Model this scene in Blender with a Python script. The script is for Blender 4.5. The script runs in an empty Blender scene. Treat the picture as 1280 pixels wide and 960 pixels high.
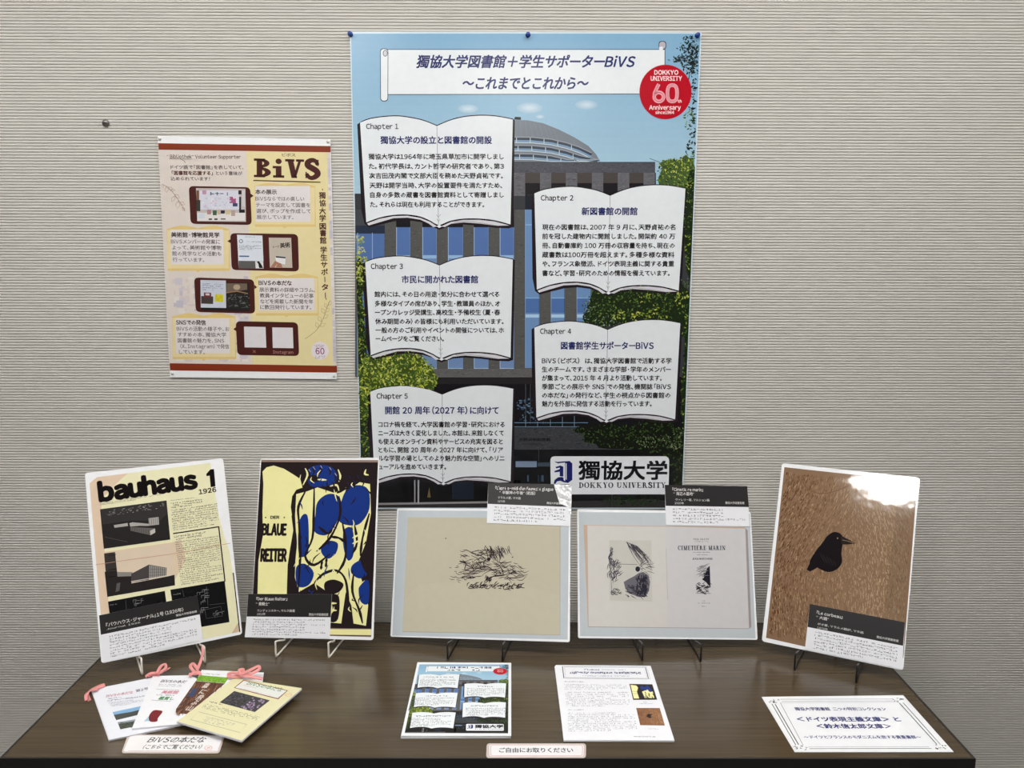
import bpy, math, random
import numpy as np
from mathutils import Matrix, Vector

S = bpy.context.scene
# ------------------------------------------------------------------ camera
FPX, PITCH, YAW, ROLL = 1073.9, 0.1576, 0.0046, 0.0032
CAM = np.array([0.0156, -2.1716, 1.6269])
cy_, sy_, cp_, sp_ = math.cos(YAW), math.sin(YAW), math.cos(PITCH), math.sin(PITCH)
_f = np.array([sy_*cp_, cy_*cp_, -sp_]); _r = np.array([cy_, -sy_, 0.0]); _u = np.cross(_r, _f)
_r, _u = math.cos(ROLL)*_r+math.sin(ROLL)*_u, -math.sin(ROLL)*_r+math.cos(ROLL)*_u
cd = bpy.data.cameras.new('camera'); cam = bpy.data.objects.new('camera', cd); S.collection.objects.link(cam)
cd.sensor_width = 36; cd.lens = FPX*36/1280; cd.clip_start = .01; cd.clip_end = 60
m = Matrix.Identity(4)
for i in range(3):
    m[i][0], m[i][1], m[i][2], m[i][3] = _r[i], _u[i], -_f[i], CAM[i]
cam.matrix_world = m
S.camera = cam
# ------------------------------------------------------------------ view, world, light levels
S.view_settings.view_transform = 'Standard'; S.view_settings.look = 'None'
S.view_settings.gamma = 1; S.view_settings.use_curve_mapping = False
S.view_settings.exposure = 0.16
W = bpy.data.worlds.new('world'); S.world = W; W.use_nodes = True
W.node_tree.nodes['Background'].inputs[0].default_value = (.9, .95, 1, 1)
W.node_tree.nodes['Background'].inputs[1].default_value = .3
LAMP_COL = (1.0, .985, .955)
# (x, y, length x, width y, emission strength)
LAMPS = [(-1.35, -1.05, 1.2, .22, 21.0), (0.0, -1.05, 1.2, .22, 21.0), (1.35, -1.05, 1.2, .22, 21.0),
         (-1.01, -3.10, .50, .36, 40.0), (3.2, -3.2, .5, .5, 16.0), (-3.2, -2.7, .5, .5, 16.0), (.12, -4.6, .8, .5, 30.0)]
CEIL = 2.9
TZ = 0.70           # table top
rnd = random.Random(7)

# ------------------------------------------------------------------ helpers
def lin(c):
    return tuple((v/255/12.92 if v/255 <= .04045 else ((v/255+.055)/1.055)**2.4) for v in c)
def nodes(name):
    mt = bpy.data.materials.new(name); mt.use_nodes = True
    return mt, mt.node_tree.nodes, mt.node_tree.links, mt.node_tree.nodes['Principled BSDF']
def mat(name, col, rough=.5, metal=0, noise=0, nscale=20, coat=0, bump=0, bscale=200, spec=.5):
    mt, N, L, b = nodes(name)
    b.inputs['Roughness'].default_value = rough; b.inputs['Metallic'].default_value = metal
    b.inputs['Coat Weight'].default_value = coat; b.inputs['Specular IOR Level'].default_value = spec
    c = lin(col); tc = N.new('ShaderNodeTexCoord')
    nz = N.new('ShaderNodeTexNoise'); nz.inputs['Scale'].default_value = nscale; L.new(tc.outputs['Object'], nz.inputs['Vector'])
    rp = N.new('ShaderNodeMix'); rp.data_type = 'RGBA'
    rp.inputs[6].default_value = tuple(max(0, v*(1-noise)) for v in c)+(1,)
    rp.inputs[7].default_value = tuple(min(1, v*(1+noise)) for v in c)+(1,)
    L.new(nz.outputs['Fac'], rp.inputs[0]); L.new(rp.outputs[2], b.inputs['Base Color'])
    if bump:
        n2 = N.new('ShaderNodeTexNoise'); n2.inputs['Scale'].default_value = bscale; L.new(tc.outputs['Object'], n2.inputs['Vector'])
        bp = N.new('ShaderNodeBump'); bp.inputs['Strength'].default_value = bump; bp.inputs['Distance'].default_value = .002
        L.new(n2.outputs['Fac'], bp.inputs['Height']); L.new(bp.outputs[0], b.inputs['Normal'])
    return mt
def print_mat(name, rough, spec=.5, bump=0.0, bscale=4, coat=0, gain=1.0):
    """printed paper: ink colour from the mesh, sheen and slight waviness from nodes"""
    mt, N, L, b = nodes(name)
    at = N.new('ShaderNodeAttribute'); at.attribute_name = 'ink'
    nz = N.new('ShaderNodeTexNoise'); nz.inputs['Scale'].default_value = 60
    tc = N.new('ShaderNodeTexCoord'); L.new(tc.outputs['Object'], nz.inputs['Vector'])
    mr = N.new('ShaderNodeMapRange'); mr.inputs[3].default_value = .965*gain; mr.inputs[4].default_value = 1.035*gain
    L.new(nz.outputs['Fac'], mr.inputs[0])
    vm = N.new('ShaderNodeVectorMath'); vm.operation = 'SCALE'
    L.new(at.outputs['Color'], vm.inputs[0]); L.new(mr.outputs[0], vm.inputs['Scale']); L.new(vm.outputs[0], b.inputs['Base Color'])
    b.inputs['Roughness'].default_value = rough; b.inputs['Specular IOR Level'].default_value = spec
    b.inputs['Coat Weight'].default_value = coat; b.inputs['Coat Roughness'].default_value = .06
    if bump:
        n2 = N.new('ShaderNodeTexNoise'); n2.inputs['Scale'].default_value = bscale; n2.inputs['Detail'].default_value = 3
        L.new(tc.outputs['Object'], n2.inputs['Vector'])
        bp = N.new('ShaderNodeBump'); bp.inputs['Strength'].default_value = bump; bp.inputs['Distance'].default_value = .02
        L.new(n2.outputs['Fac'], bp.inputs['Height']); L.new(bp.outputs[0], b.inputs['Normal']); L.new(bp.outputs[0], b.inputs['Coat Normal'])
    return mt
def link(name, V, F, mt, parent=None, ink=None, smooth=False, mats=None, midx=None):
    me = bpy.data.meshes.new(name); me.from_pydata(V, [], F)
    if ink is not None:
        a = me.color_attributes.new('ink', 'FLOAT_COLOR', 'CORNER')
        buf = np.empty((len(me.loops), 4), np.float32)
        k = 0
        for f, c in zip(F, ink):
            buf[k:k+len(f), :3] = c; k += len(f)
        buf[:, 3] = 1; a.data.foreach_set('color', buf.ravel())
    me.materials.append(mt)
    if mats:
        for q in mats: me.materials.append(q)
        me.polygons.foreach_set('material_index', midx)
    if smooth: me.polygons.foreach_set('use_smooth', [True]*len(me.polygons))
    me.update()
    o = bpy.data.objects.new(name, me); S.collection.objects.link(o)
    if parent: o.parent = parent
    return o
def tag(o, label=None, cat=None, group=None, kind=None):
    if label: o['label'] = label
    if cat: o['category'] = cat
    if group: o['group'] = group
    if kind: o['kind'] = kind
    return o
def empty(name, label, cat, M, group=None):
    o = bpy.data.objects.new(name, None); S.collection.objects.link(o); o.empty_display_size = .05
    o.matrix_world = M; return tag(o, label, cat, group)
def box(x0, x1, y0, y1, z0, z1):
    V = [(x, y, z) for x in (x0, x1) for y in (y0, y1) for z in (z0, z1)]
    return V, [(0, 1, 3, 2), (4, 6, 7, 5), (0, 4, 5, 1), (2, 3, 7, 6), (0, 2, 6, 4), (1, 5, 7, 3)]
def boxo(name, b, mt, parent=None):
    V, F = box(*b); return link(name, V, F, mt, parent)
def cr(pts, n=6, closed=False):
    """Catmull-Rom through the points"""
    P = [np.array(p, float) for p in pts]; out = []; N = len(P)
    for i in range(N if closed else N-1):
        a, b, c, d = (P[(i+k) % N] if closed else P[min(max(i+k, 0), N-1)] for k in (-1, 0, 1, 2))
        for j in range(n):
            t = j/n
            out.append(.5*((2*b)+(c-a)*t+(2*a-5*b+4*c-d)*t*t+(3*b-a-3*c+d)*t**3))
    if not closed: out.append(P[-1])
    return out
def tube(path, r, sides=8, closed=False):
    P = [Vector(p) for p in path]; V = []; F = []; n = len(P); prev = None
    for i, p in enumerate(P):
        t = (P[min(i+1, n-1)]-P[max(i-1, 0)]).normalized()
        a = prev if prev is not None else Vector((1, 0, 0) if abs(t.x) < .9 else (0, 1, 0))
        a = (a-t*a.dot(t)).normalized(); prev = a; b = t.cross(a)
        for k in range(sides):
            th = 2*math.pi*k/sides; V.append(tuple(p+a*r*math.cos(th)+b*r*math.sin(th)))
    for i in range(n-1):
        for k in range(sides):
            F.append((i*sides+k, i*sides+(k+1) % sides, (i+1)*sides+(k+1) % sides, (i+1)*sides+k))
    F.append(tuple(range(sides))[::-1]); F.append(tuple((n-1)*sides+k for k in range(sides)))
    return V, F
def lathe(prof, n=20):
    V = []; F = []
    for r, z in prof:
        for k in range(n): V.append((r*math.cos(2*math.pi*k/n), r*math.sin(2*math.pi*k/n), z))
    for i in range(len(prof)-1):
        for k in range(n): F.append((i*n+k, i*n+(k+1) % n, (i+1)*n+(k+1) % n, (i+1)*n+k))
    F.append(tuple(range(n))[::-1]); F.append(tuple((len(prof)-1)*n+k for k in range(n)))
    return V, F
def homog(src, dst):
    A = []; B = []
    for (x, y), (u, v) in zip(src, dst):
        A += [[x, y, 1, 0, 0, 0, -u*x, -u*y], [0, 0, 0, x, y, 1, -v*x, -v*y]]; B += [u, v]
    h = np.append(np.linalg.solve(np.array(A, float), np.array(B, float)), 1).reshape(3, 3)
    def f(x, y):
        q = h @ (x, y, 1); return q[0]/q[2], q[1]/q[2]
    return f
def C(ox, oy, s, pts): return [(ox+x*s, oy+y*s) for x, y in pts]
_gc = {}
def glyphs(s, b, sh, res):
    k = (s, b, sh, res)
    if k not in _gc:
        cu = bpy.data.curves.new('t', 'FONT'); cu.body = s; cu.size = 1; cu.offset = b; cu.shear = sh; cu.resolution_u = res
        ob = bpy.data.objects.new('t', cu); me = ob.to_mesh()
        v = np.array([tuple(q.co)[:2] for q in me.vertices]); f = [tuple(p.vertices) for p in me.polygons]
        ob.to_mesh_clear(); bpy.data.objects.remove(ob); bpy.data.curves.remove(cu); _gc[k] = (v, f)
    return _gc[k]

ADV = {'、': (0, .55), '。': (0, .6), '「': (.42, .6), '（': (.42, .6), '『': (.42, .62), '」': (0, .58), '）': (0, .58), '』': (0, .6), '・': (.22, .56), '“': (.3, .5), '”': (0, .5)}
def line_glyphs(st, sh, res):
    """one line of type set from single glyphs; Latin letters use the wide forms so that they match the kanji"""
    x = 0; VV = []; FF = []; n = 0
    for ch in st:
        if ch == ' ': x += .3; continue
        g = chr(ord(ch)+0xFEE0) if '!' <= ch <= '~' and ch not in '()' else {'(': '（', ')': '）'}.get(ch, ch)
        v, f = glyphs(g, 0, 0, max(res, 2) if ch != g else res)
        if not len(v): x += .5; continue
        if ch != g and ch not in '()': dx = x-v[:, 0].min()+.04; adv = v[:, 0].max()-v[:, 0].min()+.11
        else: sft, adv = ADV.get(g, (0, .95 if g < '\u30ff' else 1)); dx = x-sft
        VV.append(np.column_stack([v[:, 0]+dx+sh*v[:, 1], v[:, 1]])); FF += [tuple(n+i for i in q) for q in f]; n += len(v); x += adv
    return np.vstack(VV), FF

class Paper:
    """A flat printed sheet lying in its own plane in the room. Artwork is measured on the photograph
    and carried onto the sheet's plane, where it is laid down in thin ink layers."""
    U = .0001
    def __init__(s, name, label, cat, O, ex, ey, pm, group=None):
        s.O = np.array(O, float); s.ex = np.array(ex, float); s.ey = np.array(ey, float); s.n = np.cross(s.ex, s.ey)
        M = Matrix.Identity(4)
        for i in range(3): M[i][0], M[i][1], M[i][2], M[i][3] = s.ex[i], s.ey[i], s.n[i], s.O[i]
        s.root = empty(name, label, cat, M, group); s.pm = pm; s.pre = None; s.clear(); s.fade = 1; s.alt = None
    def clear(s): s.V = []; s.F = []; s.K = []
    def loc(s, x, y):
        if s.pre: x, y = s.pre(x, y)
        d = _f+_r*(x-640)/FPX-_u*(y-480)/FPX
        t = ((s.O-CAM)@s.n)/(d@s.n); p = CAM+d*t-s.O
        return float(p@s.ex), float(p@s.ey)
    def world(s, x, y, h=0):
        a, b = s.loc(x, y); return s.O+s.ex*a+s.ey*b+s.n*h
    def raw(s, P, c, L):
        k = len(s.V); s.V += [(a, b, L*s.U) for a, b in P]; s.F.append(tuple(range(k, k+len(P)))); s.K.append(lin(c))
    def poly(s, pts, c, L=1):
        P = [s.loc(*p) for p in pts]
        A = sum(P[i-1][0]*P[i][1]-P[i][0]*P[i-1][1] for i in range(len(P)))
        s.raw(P if A > 0 else P[::-1], c, L)
    def sc(s, p):
        a = s.loc(*p); b = s.loc(p[0]+1, p[1]); return math.hypot(a[0]-b[0], a[1]-b[1])
    def line(s, pts, w, c, L=2, sm=0, closed=False):
        if sm: pts = cr(pts, sm, closed)
        if closed: pts = list(pts)+[pts[0]]
        k = s.sc(pts[0]); P = [np.array(s.loc(*p)) for p in pts]; n = len(P)
        ws = w if hasattr(w, '__len__') else [w]*n
        if len(ws) != n: ws = list(np.interp(np.linspace(0, 1, n), np.linspace(0, 1, len(ws)), ws))
        Lf = []; Rt = []
        for i in range(n):
            a = P[i-1] if i else (P[-2] if closed else P[0]); b = P[i+1] if i < n-1 else (P[1] if closed else P[-1])
            t = b-a; t = t/(np.hypot(*t)+1e-12); nn = np.array([-t[1], t[0]])*ws[i]*k/2
            Lf.append(P[i]+nn); Rt.append(P[i]-nn)
        for i in range(n-1): s.raw([Rt[i], Rt[i+1], Lf[i+1], Lf[i]], c, L)
    def circle(s, cx, cy, rx, ry, c, L=2, n=28):
        s.poly([(cx+rx*math.cos(2*math.pi*k/n), cy+ry*math.sin(2*math.pi*k/n)) for k in range(n)], c, L)
    def rrect(s, q, r, c, L=2):
        """rounded quad; q = 4 corners, r in px"""
        out = []
        for i in range(4):
            p = np.array(q[i], float); a = np.array(q[i-1], float); b = np.array(q[(i+1) % 4], float)
            u = (a-p)/np.hypot(*(a-p)); v = (b-p)/np.hypot(*(b-p))
            for t in (0, .25, .5, .75, 1):
                out.append(tuple(p+u*r*(1-t)**2+v*r*t**2))
        s.poly(out, c, L)
    def text(s, st, x0, y0, x1, y1, em, c, L=4, b=.012, sh=0, res=1):
        v, f = line_glyphs(st, sh, res); w0 = b
        A = np.array(s.loc(x0, y0)); B = np.array(s.loc(x1, y1)); D = B-A; w = np.hypot(*D); t = D/w; nn = np.array([-t[1], t[0]])
        xm, ym = (x0+x1)/2, (y0+y1)/2
        h = math.dist(s.loc(xm, ym), s.loc(xm, ym-em))
        a0 = v[:, 0].min(); a1 = v[:, 0].max()
        X = (v[:, 0]-a0)/(a1-a0)*w; Y = v[:, 1]*h
        k = len(s.V); z = L*s.U; cc = lin(c)
        k8 = [(-.75, -.75), (.75, -.75), (-.75, .75), (.75, .75)]+([(0, -1), (0, 1), (-1, 0), (1, 0)] if w0 > .04 else [])
        for j, (ox, oy) in enumerate(k8 if w0 >= .01 else [(0, 0)]):
            ox *= w0*h; oy *= w0*h; k = len(s.V)
            s.V += [(A[0]+t[0]*(x+ox)+nn[0]*(y+oy), A[1]+t[1]*(x+ox)+nn[1]*(y+oy), z+j*2e-6) for x, y in zip(X, Y)]
            s.F += [tuple(k+i for i in q) for q in f]; s.K += [cc]*len(f)
    def greek(s, q, rows, c, L=4, fill=.93, hh=.55, cols=None, indent=0, last=.6, w=.28):
        """text too small to read in the photograph: rows of tiny glyph strokes"""
        q = [np.array(p, float) for p in q]
        def P(u, v): return tuple((q[0]*(1-u)+q[1]*u)*(1-v)+(q[3]*(1-u)+q[2]*u)*v)
        rh = np.hypot(*(q[3]-q[0]))/rows; cols = cols or max(4, int(np.hypot(*(q[1]-q[0]))/(rh*.95)))
        for r in range(rows):
            end = cols*(last if r == rows-1 else (1 if rnd.random() < .8 else .7))
            for k in range(cols):
                if k > end or rnd.random() > fill or (r == 0 and k < indent): continue
                u0 = (k+.08)/cols; u1 = (k+.88)/cols; v0 = (r+.5-hh/2)/rows; v1 = (r+.5+hh/2)/rows
                du = u1-u0; dv = v1-v0
                for _ in range(rnd.choice((1, 2, 2, 3))):
                    if rnd.random() < .55:
                        v = v0+dv*rnd.random(); t = dv*w*.5; s.poly([P(u0, v-t), P(u1, v-t), P(u1, v+t), P(u0, v+t)], c, L)
                    else:
                        u = u0+du*rnd.random(); t = du*w*.45; s.poly([P(u-t, v0), P(u+t, v0), P(u+t, v1), P(u-t, v1)], c, L)
    def leaves(s, ells, n, cols, size, L=2, asp=.6):
        tot = sum(a[2]*a[3] for a in ells)
        for cx, cy, rx, ry in ells:
            for _ in range(max(1, int(n*rx*ry/tot*s.fade))):
                t = rnd.random()*2*math.pi; r = math.sqrt(rnd.random())
                if rnd.random() < .25: r *= 1.1
                x = cx+rx*r*math.cos(t); y = cy+ry*r*math.sin(t)
                if not (s.lim[0]+(y-40)*s.lim[2] < x < s.lim[1]-(y-40)*s.lim[3] and 42 < y < 634): continue
                a = rnd.random()*math.pi; z = size*(.5+rnd.random())/math.sqrt(s.fade); b = z*asp
                ca, sa = math.cos(a), math.sin(a)
                s.poly([(x-ca*z, y-sa*z), (x+sa*b*.7, y-ca*b*.7), (x+ca*z, y+sa*z), (x-sa*b*.7, y+ca*b*.7)], rnd.choice(cols), L+rnd.random())
    def flush(s, name, parent=None, label=None, mt=None, kind=None):
        if not s.F: return None
        o = link(name, s.V, s.F, mt or s.pm, parent or s.root, s.K); s.clear()
        if label: o['label'] = label
        if kind or name in ('printed_text', 'caption_print', 'printed_lettering', 'title_lettering', 'ink_sketch', 'leaf_sprigs', 'ornamental_border', 'text_panels', 'left_engraving', 'right_engraving', 'plan_drawings', 'brushed_brown_print', 'printed_panels', 'cover_print'): o['kind'] = 'stuff'
        return o
    def sheet(s, name, corners, c, t, pm=None, top=0, label=None, parent=None):
        """the paper itself; corners in px or ready local metres"""
        P = [s.loc(*p) for p in corners] if max(abs(v) for p in corners for v in p) > 5 else list(corners)
        A = sum(P[i-1][0]*P[i][1]-P[i][0]*P[i-1][1] for i in range(len(P)))
        if A < 0: P = P[::-1]
        n = len(P); z1 = top*s.U; z0 = z1-t
        V = [(a, b, z0) for a, b in P]+[(a, b, z1) for a, b in P]
        F = [tuple(range(n))[::-1], tuple(range(n, 2*n))]+[(i, (i+1) % n, n+(i+1) % n, n+i) for i in range(n)]
        o = link(name, V, F, pm or s.pm, parent or s.root, [lin(c)]*len(F))
        if label: o['label'] = label
        return o

# ------------------------------------------------------------------ small serif alphabet (width, strokes)
def serif_glyph(ch, T, H, sl):
    """returns (advance, polys) in cap-height units. T thick stem, H hairline, sl = serif thickness"""
    P = []; e = .07+T*.35
    def rect(x0, y0, x1, y1): P.append([(x0, y0), (x1, y0), (x1, y1), (x0, y1)])
    def stem(x, w, y0=0, y1=1, top=True, bot=True):
        rect(x-w/2, y0, x+w/2, y1)
        if top: rect(x-w/2-e*.8, y1-sl, x+w/2+e*.8, y1)
        if bot: rect(x-w/2-e*.8, y0, x+w/2+e*.8, y0+sl)
    def diag(x0, y0, x1, y1, w): P.append([(x0-w/2, y0), (x0+w/2, y0), (x1+w/2, y1), (x1-w/2, y1)])
    def ring(cx, cy, rx, ry, tx, ty, a0, a1, n=18):
        for i in range(n):
            A = math.radians(a0+(a1-a0)*i/n); B = math.radians(a0+(a1-a0)*(i+1)/n)
            P.append([(cx+rx*math.cos(A), cy+ry*math.sin(A)), (cx+rx*math.cos(B), cy+ry*math.sin(B)),
                      (cx+(rx-tx)*math.cos(B), cy+(ry-ty)*math.sin(B)), (cx+(rx-tx)*math.cos(A), cy+(ry-ty)*math.sin(A))])
    s = e+T/2
    if ch == 'D': stem(s, T); ring(s, .5, .52+T*.3, .5, T, H, -90, 90); return s+.52+T*.3+.06, P
    if ch == 'O': ring(.44, .5, .42, .51, T, H, 0, 360, 30); return .9, P
    if ch == 'C': ring(.44, .5, .42, .51, T, H, 45, 315, 26); rect(.7, .62, .76, .98); return .84, P
    if ch == 'K': stem(s, T); diag(s+T/2, .4, s+.5, 1, H); diag(s+.56, 0, s+.2, .55, T); rect(s+.3, 1-sl, s+.68, 1); rect(s+.34, 0, s+.78, sl); return s+.8, P
    if ch == 'Y': diag(.42, .45, .17, 1, T); diag(.42, .45, .7, 1, H); stem(.42, T, 0, .5, False); rect(0, 1-sl, .36, 1); rect(.54, 1-sl, .84, 1); return .86, P
    if ch == 'U': rect(s-T/2, .3, s+T/2, 1); ring(s+.22, .32, .22+T/2, .33, T*.8, H*1.4, 180, 360); rect(s+.44-H+T/2, .3, s+.44+T/2, 1); rect(s-T/2-e*.8, 1-sl, s+T/2+e*.8, 1); rect(s+.3, 1-sl, s+.62, 1); return s+.66, P
    if ch == 'N': stem(s, H, 0, 1); diag(s+.5, 0, s, 1, T); rect(s+.5-H/2+T/4, 0, s+.5+H/2+T/4, 1); rect(s+.34, 1-sl, s+.7, 1); return s+.72, P
    if ch == 'I': stem(s, T); return 2*s, P
    if ch == 'V':
        diag(.42, 0, .16+T*.2, 1, T); diag(.42, 0, .7, 1, max(H, T*.35) if T < .25 else T*.5); rect(-.02, 1-sl, .42, 1); rect(.5, 1-sl, .88, 1); return .88, P
    if ch in 'EÈ':
        stem(s, T); rect(s, 1-max(H, sl), s+.5, 1); rect(s, 0, s+.54, max(H, sl)); rect(s, .5-H/2, s+.36, .5+H/2); rect(s+.46, .7, s+.5, 1); rect(s+.5, 0, s+.54, .3); rect(s+.32, .36, s+.36, .64)
        if ch == 'È': diag(s+.3, 1.06, s+.12, 1.25, .1)
        return s+.6, P
    if ch == 'R': stem(s, T); ring(s, .74, .42, .26, T*.85, H, -90, 90); diag(s+.52, 0, s+.26, .5, T); rect(s+.36, 0, s+.72, sl); return s+.74, P
    if ch == 'B': stem(s, T); ring(s, .755, .42+T*.2, .245, T*.95, max(H, sl), -90, 90); ring(s, .27, .46+T*.3, .27, T*1.05, max(H, sl), -90, 90); return s+.5+T*.3, P
    if ch == 'T': stem(.4, T, 0, 1, False); rect(0.02, 1-max(sl, H), .78, 1); rect(.02, .7, .07, 1); rect(.73, .7, .78, 1); return .8, P
    if ch == 'A': diag(.12, 0, .4, 1, H); diag(.66, 0, .4, 1, T); rect(.2, .3, .6, .3+H); rect(0, 0, .26, sl); rect(.48, 0, .86, sl); return .86, P
    if ch == 'M': stem(s, H); diag(s+.32, 0, s, 1, T); diag(s+.32, 0, s+.66, 1, H); stem(s+.68, T); return 2*s+.68, P
    if ch == 'i': stem(s, T, 0, .62, False); rect(s-T/2-e*.9, .62-sl, s, .62); P.append([(s+T*.55*math.cos(a*math.pi/6), .87+T*.55*math.sin(a*math.pi/6)) for a in range(12)]); return 2*s, P
    if ch == 'S':
        pts = cr([(.62, .72), (.52, .92), (.34, .97), (.16, .86), (.16, .68), (.36, .54), (.56, .4), (.62, .22), (.44, .05), (.24, .04), (.08, .24)], 4)
        n = len(pts)
        for i in range(n-1):
            def off(k):
                a = pts[max(k-1, 0)]; b = pts[min(k+1, n-1)]; d = b-a; d /= np.hypot(*d)+1e-9; g = k/(n-1)
                w = (H+(T-H)*max(0, math.sin(math.pi*g))**1.2)*.5+.02
                return pts[k]+np.array([-d[1], d[0]])*w, pts[k]-np.array([-d[1], d[0]])*w
            a, b = off(i); c_, d_ = off(i+1); P.append([tuple(a), tuple(b), tuple(d_), tuple(c_)])
        rect(.6, .66, .66, 1); rect(.04, .0, .1, .34)
        return .72, P
    return .4, P
def serif(p, st, x0, y0, x1, y1, cap, c, L=4, T=.2, H=.05, sl=.05, gap=.04):
    x = 0; allp = []
    for ch in st:
        w, P = serif_glyph(ch, T, H, sl)
        for q in P: allp.append([(a+x, b) for a, b in q])
        x += w+gap
    x -= gap
    A = np.array([x0, y0], float); D = np.array([x1-x0, y1-y0], float)/x; N = np.array([0, -cap])
    for q in allp: p.poly([tuple(A+D*a+N*b) for a, b in q], c, L)

# ------------------------------------------------------------------ materials
M_wall = mat('ribbed_wallpaper', (204, 201, 195), .75, noise=.03, nscale=3)
M_plain = mat('plain_wall_paint', (120, 112, 104), .8, noise=.03)
M_ceil = mat('ceiling_board', (235, 233, 228), .85, noise=.03)
M_floor = mat('floor_carpet', (70, 67, 64), .9, noise=.2, nscale=150)
M_lampbody = mat('lamp_housing', (240, 240, 238), .4)
def emit(name, k):
    mt, N, L, b = nodes(name)
    b.inputs['Base Color'].default_value = (.9, .9, .9, 1); b.inputs['Emission Color'].default_value = LAMP_COL+(1,)
    b.inputs['Emission Strength'].default_value = k; return mt
M_poster = print_mat('glossy_poster_print', .22, .5, .05, 5)
M_small = print_mat('satin_poster_print', .35, .4, .03, 6)
M_lam = print_mat('laminated_print', .065, .5, .03, 12)
M_cap = print_mat('matt_caption_print', .38, .4)
M_paper = print_mat('plain_paper_print', .6, .3)
M_label = print_mat('laminated_label_print', .18, .5, .02, 30)
def wood():
    mt, N, L, b = nodes('walnut_grain_laminate')
    tc = N.new('ShaderNodeTexCoord'); mp = N.new('ShaderNodeMapping'); mp.inputs['Scale'].default_value = (2, 75, 1)
    L.new(tc.outputs['Object'], mp.inputs[0])
    n1 = N.new('ShaderNodeTexNoise'); n1.inputs['Scale'].default_value = 2.2; n1.inputs['Detail'].default_value = 8; n1.inputs['Roughness'].default_value = .62
    L.new(mp.outputs[0], n1.inputs['Vector'])
    r = N.new('ShaderNodeValToRGB'); r.color_ramp.elements[0].position = .25; r.color_ramp.elements[1].position = .78
    r.color_ramp.elements[0].color = lin((60, 50, 35))+(1,); r.color_ramp.elements[1].color = lin((86, 72, 52))+(1,)
    L.new(n1.outputs['Fac'], r.inputs[0]); L.new(r.outputs[0], b.inputs['Base Color'])
    b.inputs['Roughness'].default_value = .2; b.inputs['Specular IOR Level'].default_value = .5
    mp2 = N.new('ShaderNodeMapping'); mp2.inputs['Scale'].default_value = (3, 120, 1); L.new(tc.outputs['Object'], mp2.inputs[0])
    n2 = N.new('ShaderNodeTexNoise'); n2.inputs['Scale'].default_value = 4; L.new(mp2.outputs[0], n2.inputs['Vector'])
    bp = N.new('ShaderNodeBump'); bp.inputs['Strength'].default_value = .04; bp.inputs['Distance'].default_value = .001
    L.new(n2.outputs['Fac'], bp.inputs['Height']); L.new(bp.outputs[0], b.inputs['Normal'])
    return mt
M_wood = wood()
M_edge = mat('black_edge_band', (34, 32, 31), .35, noise=.1)
M_metal = mat('table_frame_metal', (60, 60, 62), .4, metal=.6)
M_ww = mat('white_coated_wire', (238, 232, 222), .3, noise=.03)
M_bw = mat('black_coated_wire', (16, 15, 15), .28, noise=.05)
M_rib = mat('pink_satin_ribbon', (232, 150, 148), .42, noise=.1, nscale=60)
M_pin = mat('blue_plastic', (28, 62, 140), .25)
M_clear = mat('clear_plastic', (205, 205, 200), .15)
M_screw = mat('grey_metal', (120, 118, 114), .35, metal=.7)

# ------------------------------------------------------------------ room
def struct(o, label=None): o['kind'] = 'structure'; return tag(o, label)
RX0, RX1, RY0 = -3.6, 3.6, -7.0
prof = [(0, .0024), (.09, .0022), (.17, .0004), (.34, .0), (.62, 0), (.84, .0004), (.93, .0016), (1, .0024)]
V = []; F = []; pitch = .0071; nrib = int(CEIL/pitch)
for i in range(nrib):
    for t, d in prof[:-1]:
        z = (i+t)*pitch; V += [(-3.6, d, z), (3.6, d, z)]
V += [(-3.6, .0024, nrib*pitch), (3.6, .0024, nrib*pitch), (-3.6, .0024, CEIL), (3.6, .0024, CEIL)]
for k in range(len(V)//2-1): F.append((2*k, 2*k+1, 2*k+3, 2*k+2))
b0 = len(V); V += [(-3.6, .1, 0), (3.6, .1, 0), (-3.6, .1, CEIL), (3.6, .1, CEIL)]
F += [(b0, b0+2, b0+3, b0+1), (0, b0, b0+1, 1), (b0-2, b0-1, b0+3, b0+2)]
struct(link('wall_back', V, F, M_wall))
struct(boxo('wall_left', (RX0-.1, RX0, RY0, .1, 0, CEIL), M_plain))
struct(boxo('wall_right', (RX1, RX1+.1, RY0, .1, 0, CEIL), M_plain))
struct(boxo('wall_front', (RX0, RX1, RY0-.1, RY0, 0, CEIL), M_plain))
struct(boxo('floor', (RX0-.1, RX1+.1, RY0-.1, .1, -.1, 0), M_floor))
struct(boxo('ceiling', (RX0-.1, RX1+.1, RY0-.1, .1, CEIL, CEIL+.1), M_ceil))
for i, (x, y, lx, ly, k) in enumerate(LAMPS):
    where = ('left', 'middle', 'right', 'second row middle', 'second row right', 'second row left', 'rear')[i]
    e = empty('ceiling_light', f'{"long" if i < 3 else "square"} white fluorescent ceiling light, {where} one', 'light', Matrix.Translation((x, y, CEIL)), 'ceiling lights')
    boxo('housing', (-lx/2-.03, lx/2+.03, -ly/2-.03, ly/2+.03, -.03, 0), M_lampbody, e)
    V, F = box(-lx/2, lx/2, -ly/2, ly/2, -.036, -.03)
    link('diffuser', V, F, emit(f'lamp_glow_{i}', k), e)

# screw fixing left on the wall
e = empty('wall_screw', 'small grey screw head in the ribbed wall, upper left of the small poster', 'screw', Matrix.Translation((-.9659, -.0005, 1.9227)) @ Matrix.Rotation(math.pi/2, 4, 'X'))
V, F = lathe([(.003, -.001), (.0085, 0), (.009, .002), (.007, .0045), (.003, .0055)]); link('screw_head', V, F, M_screw, e, smooth=True)
boxo('slot', (-.005, .005, -.0008, .0008, .0053, .0058), M_edge, e)

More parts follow.
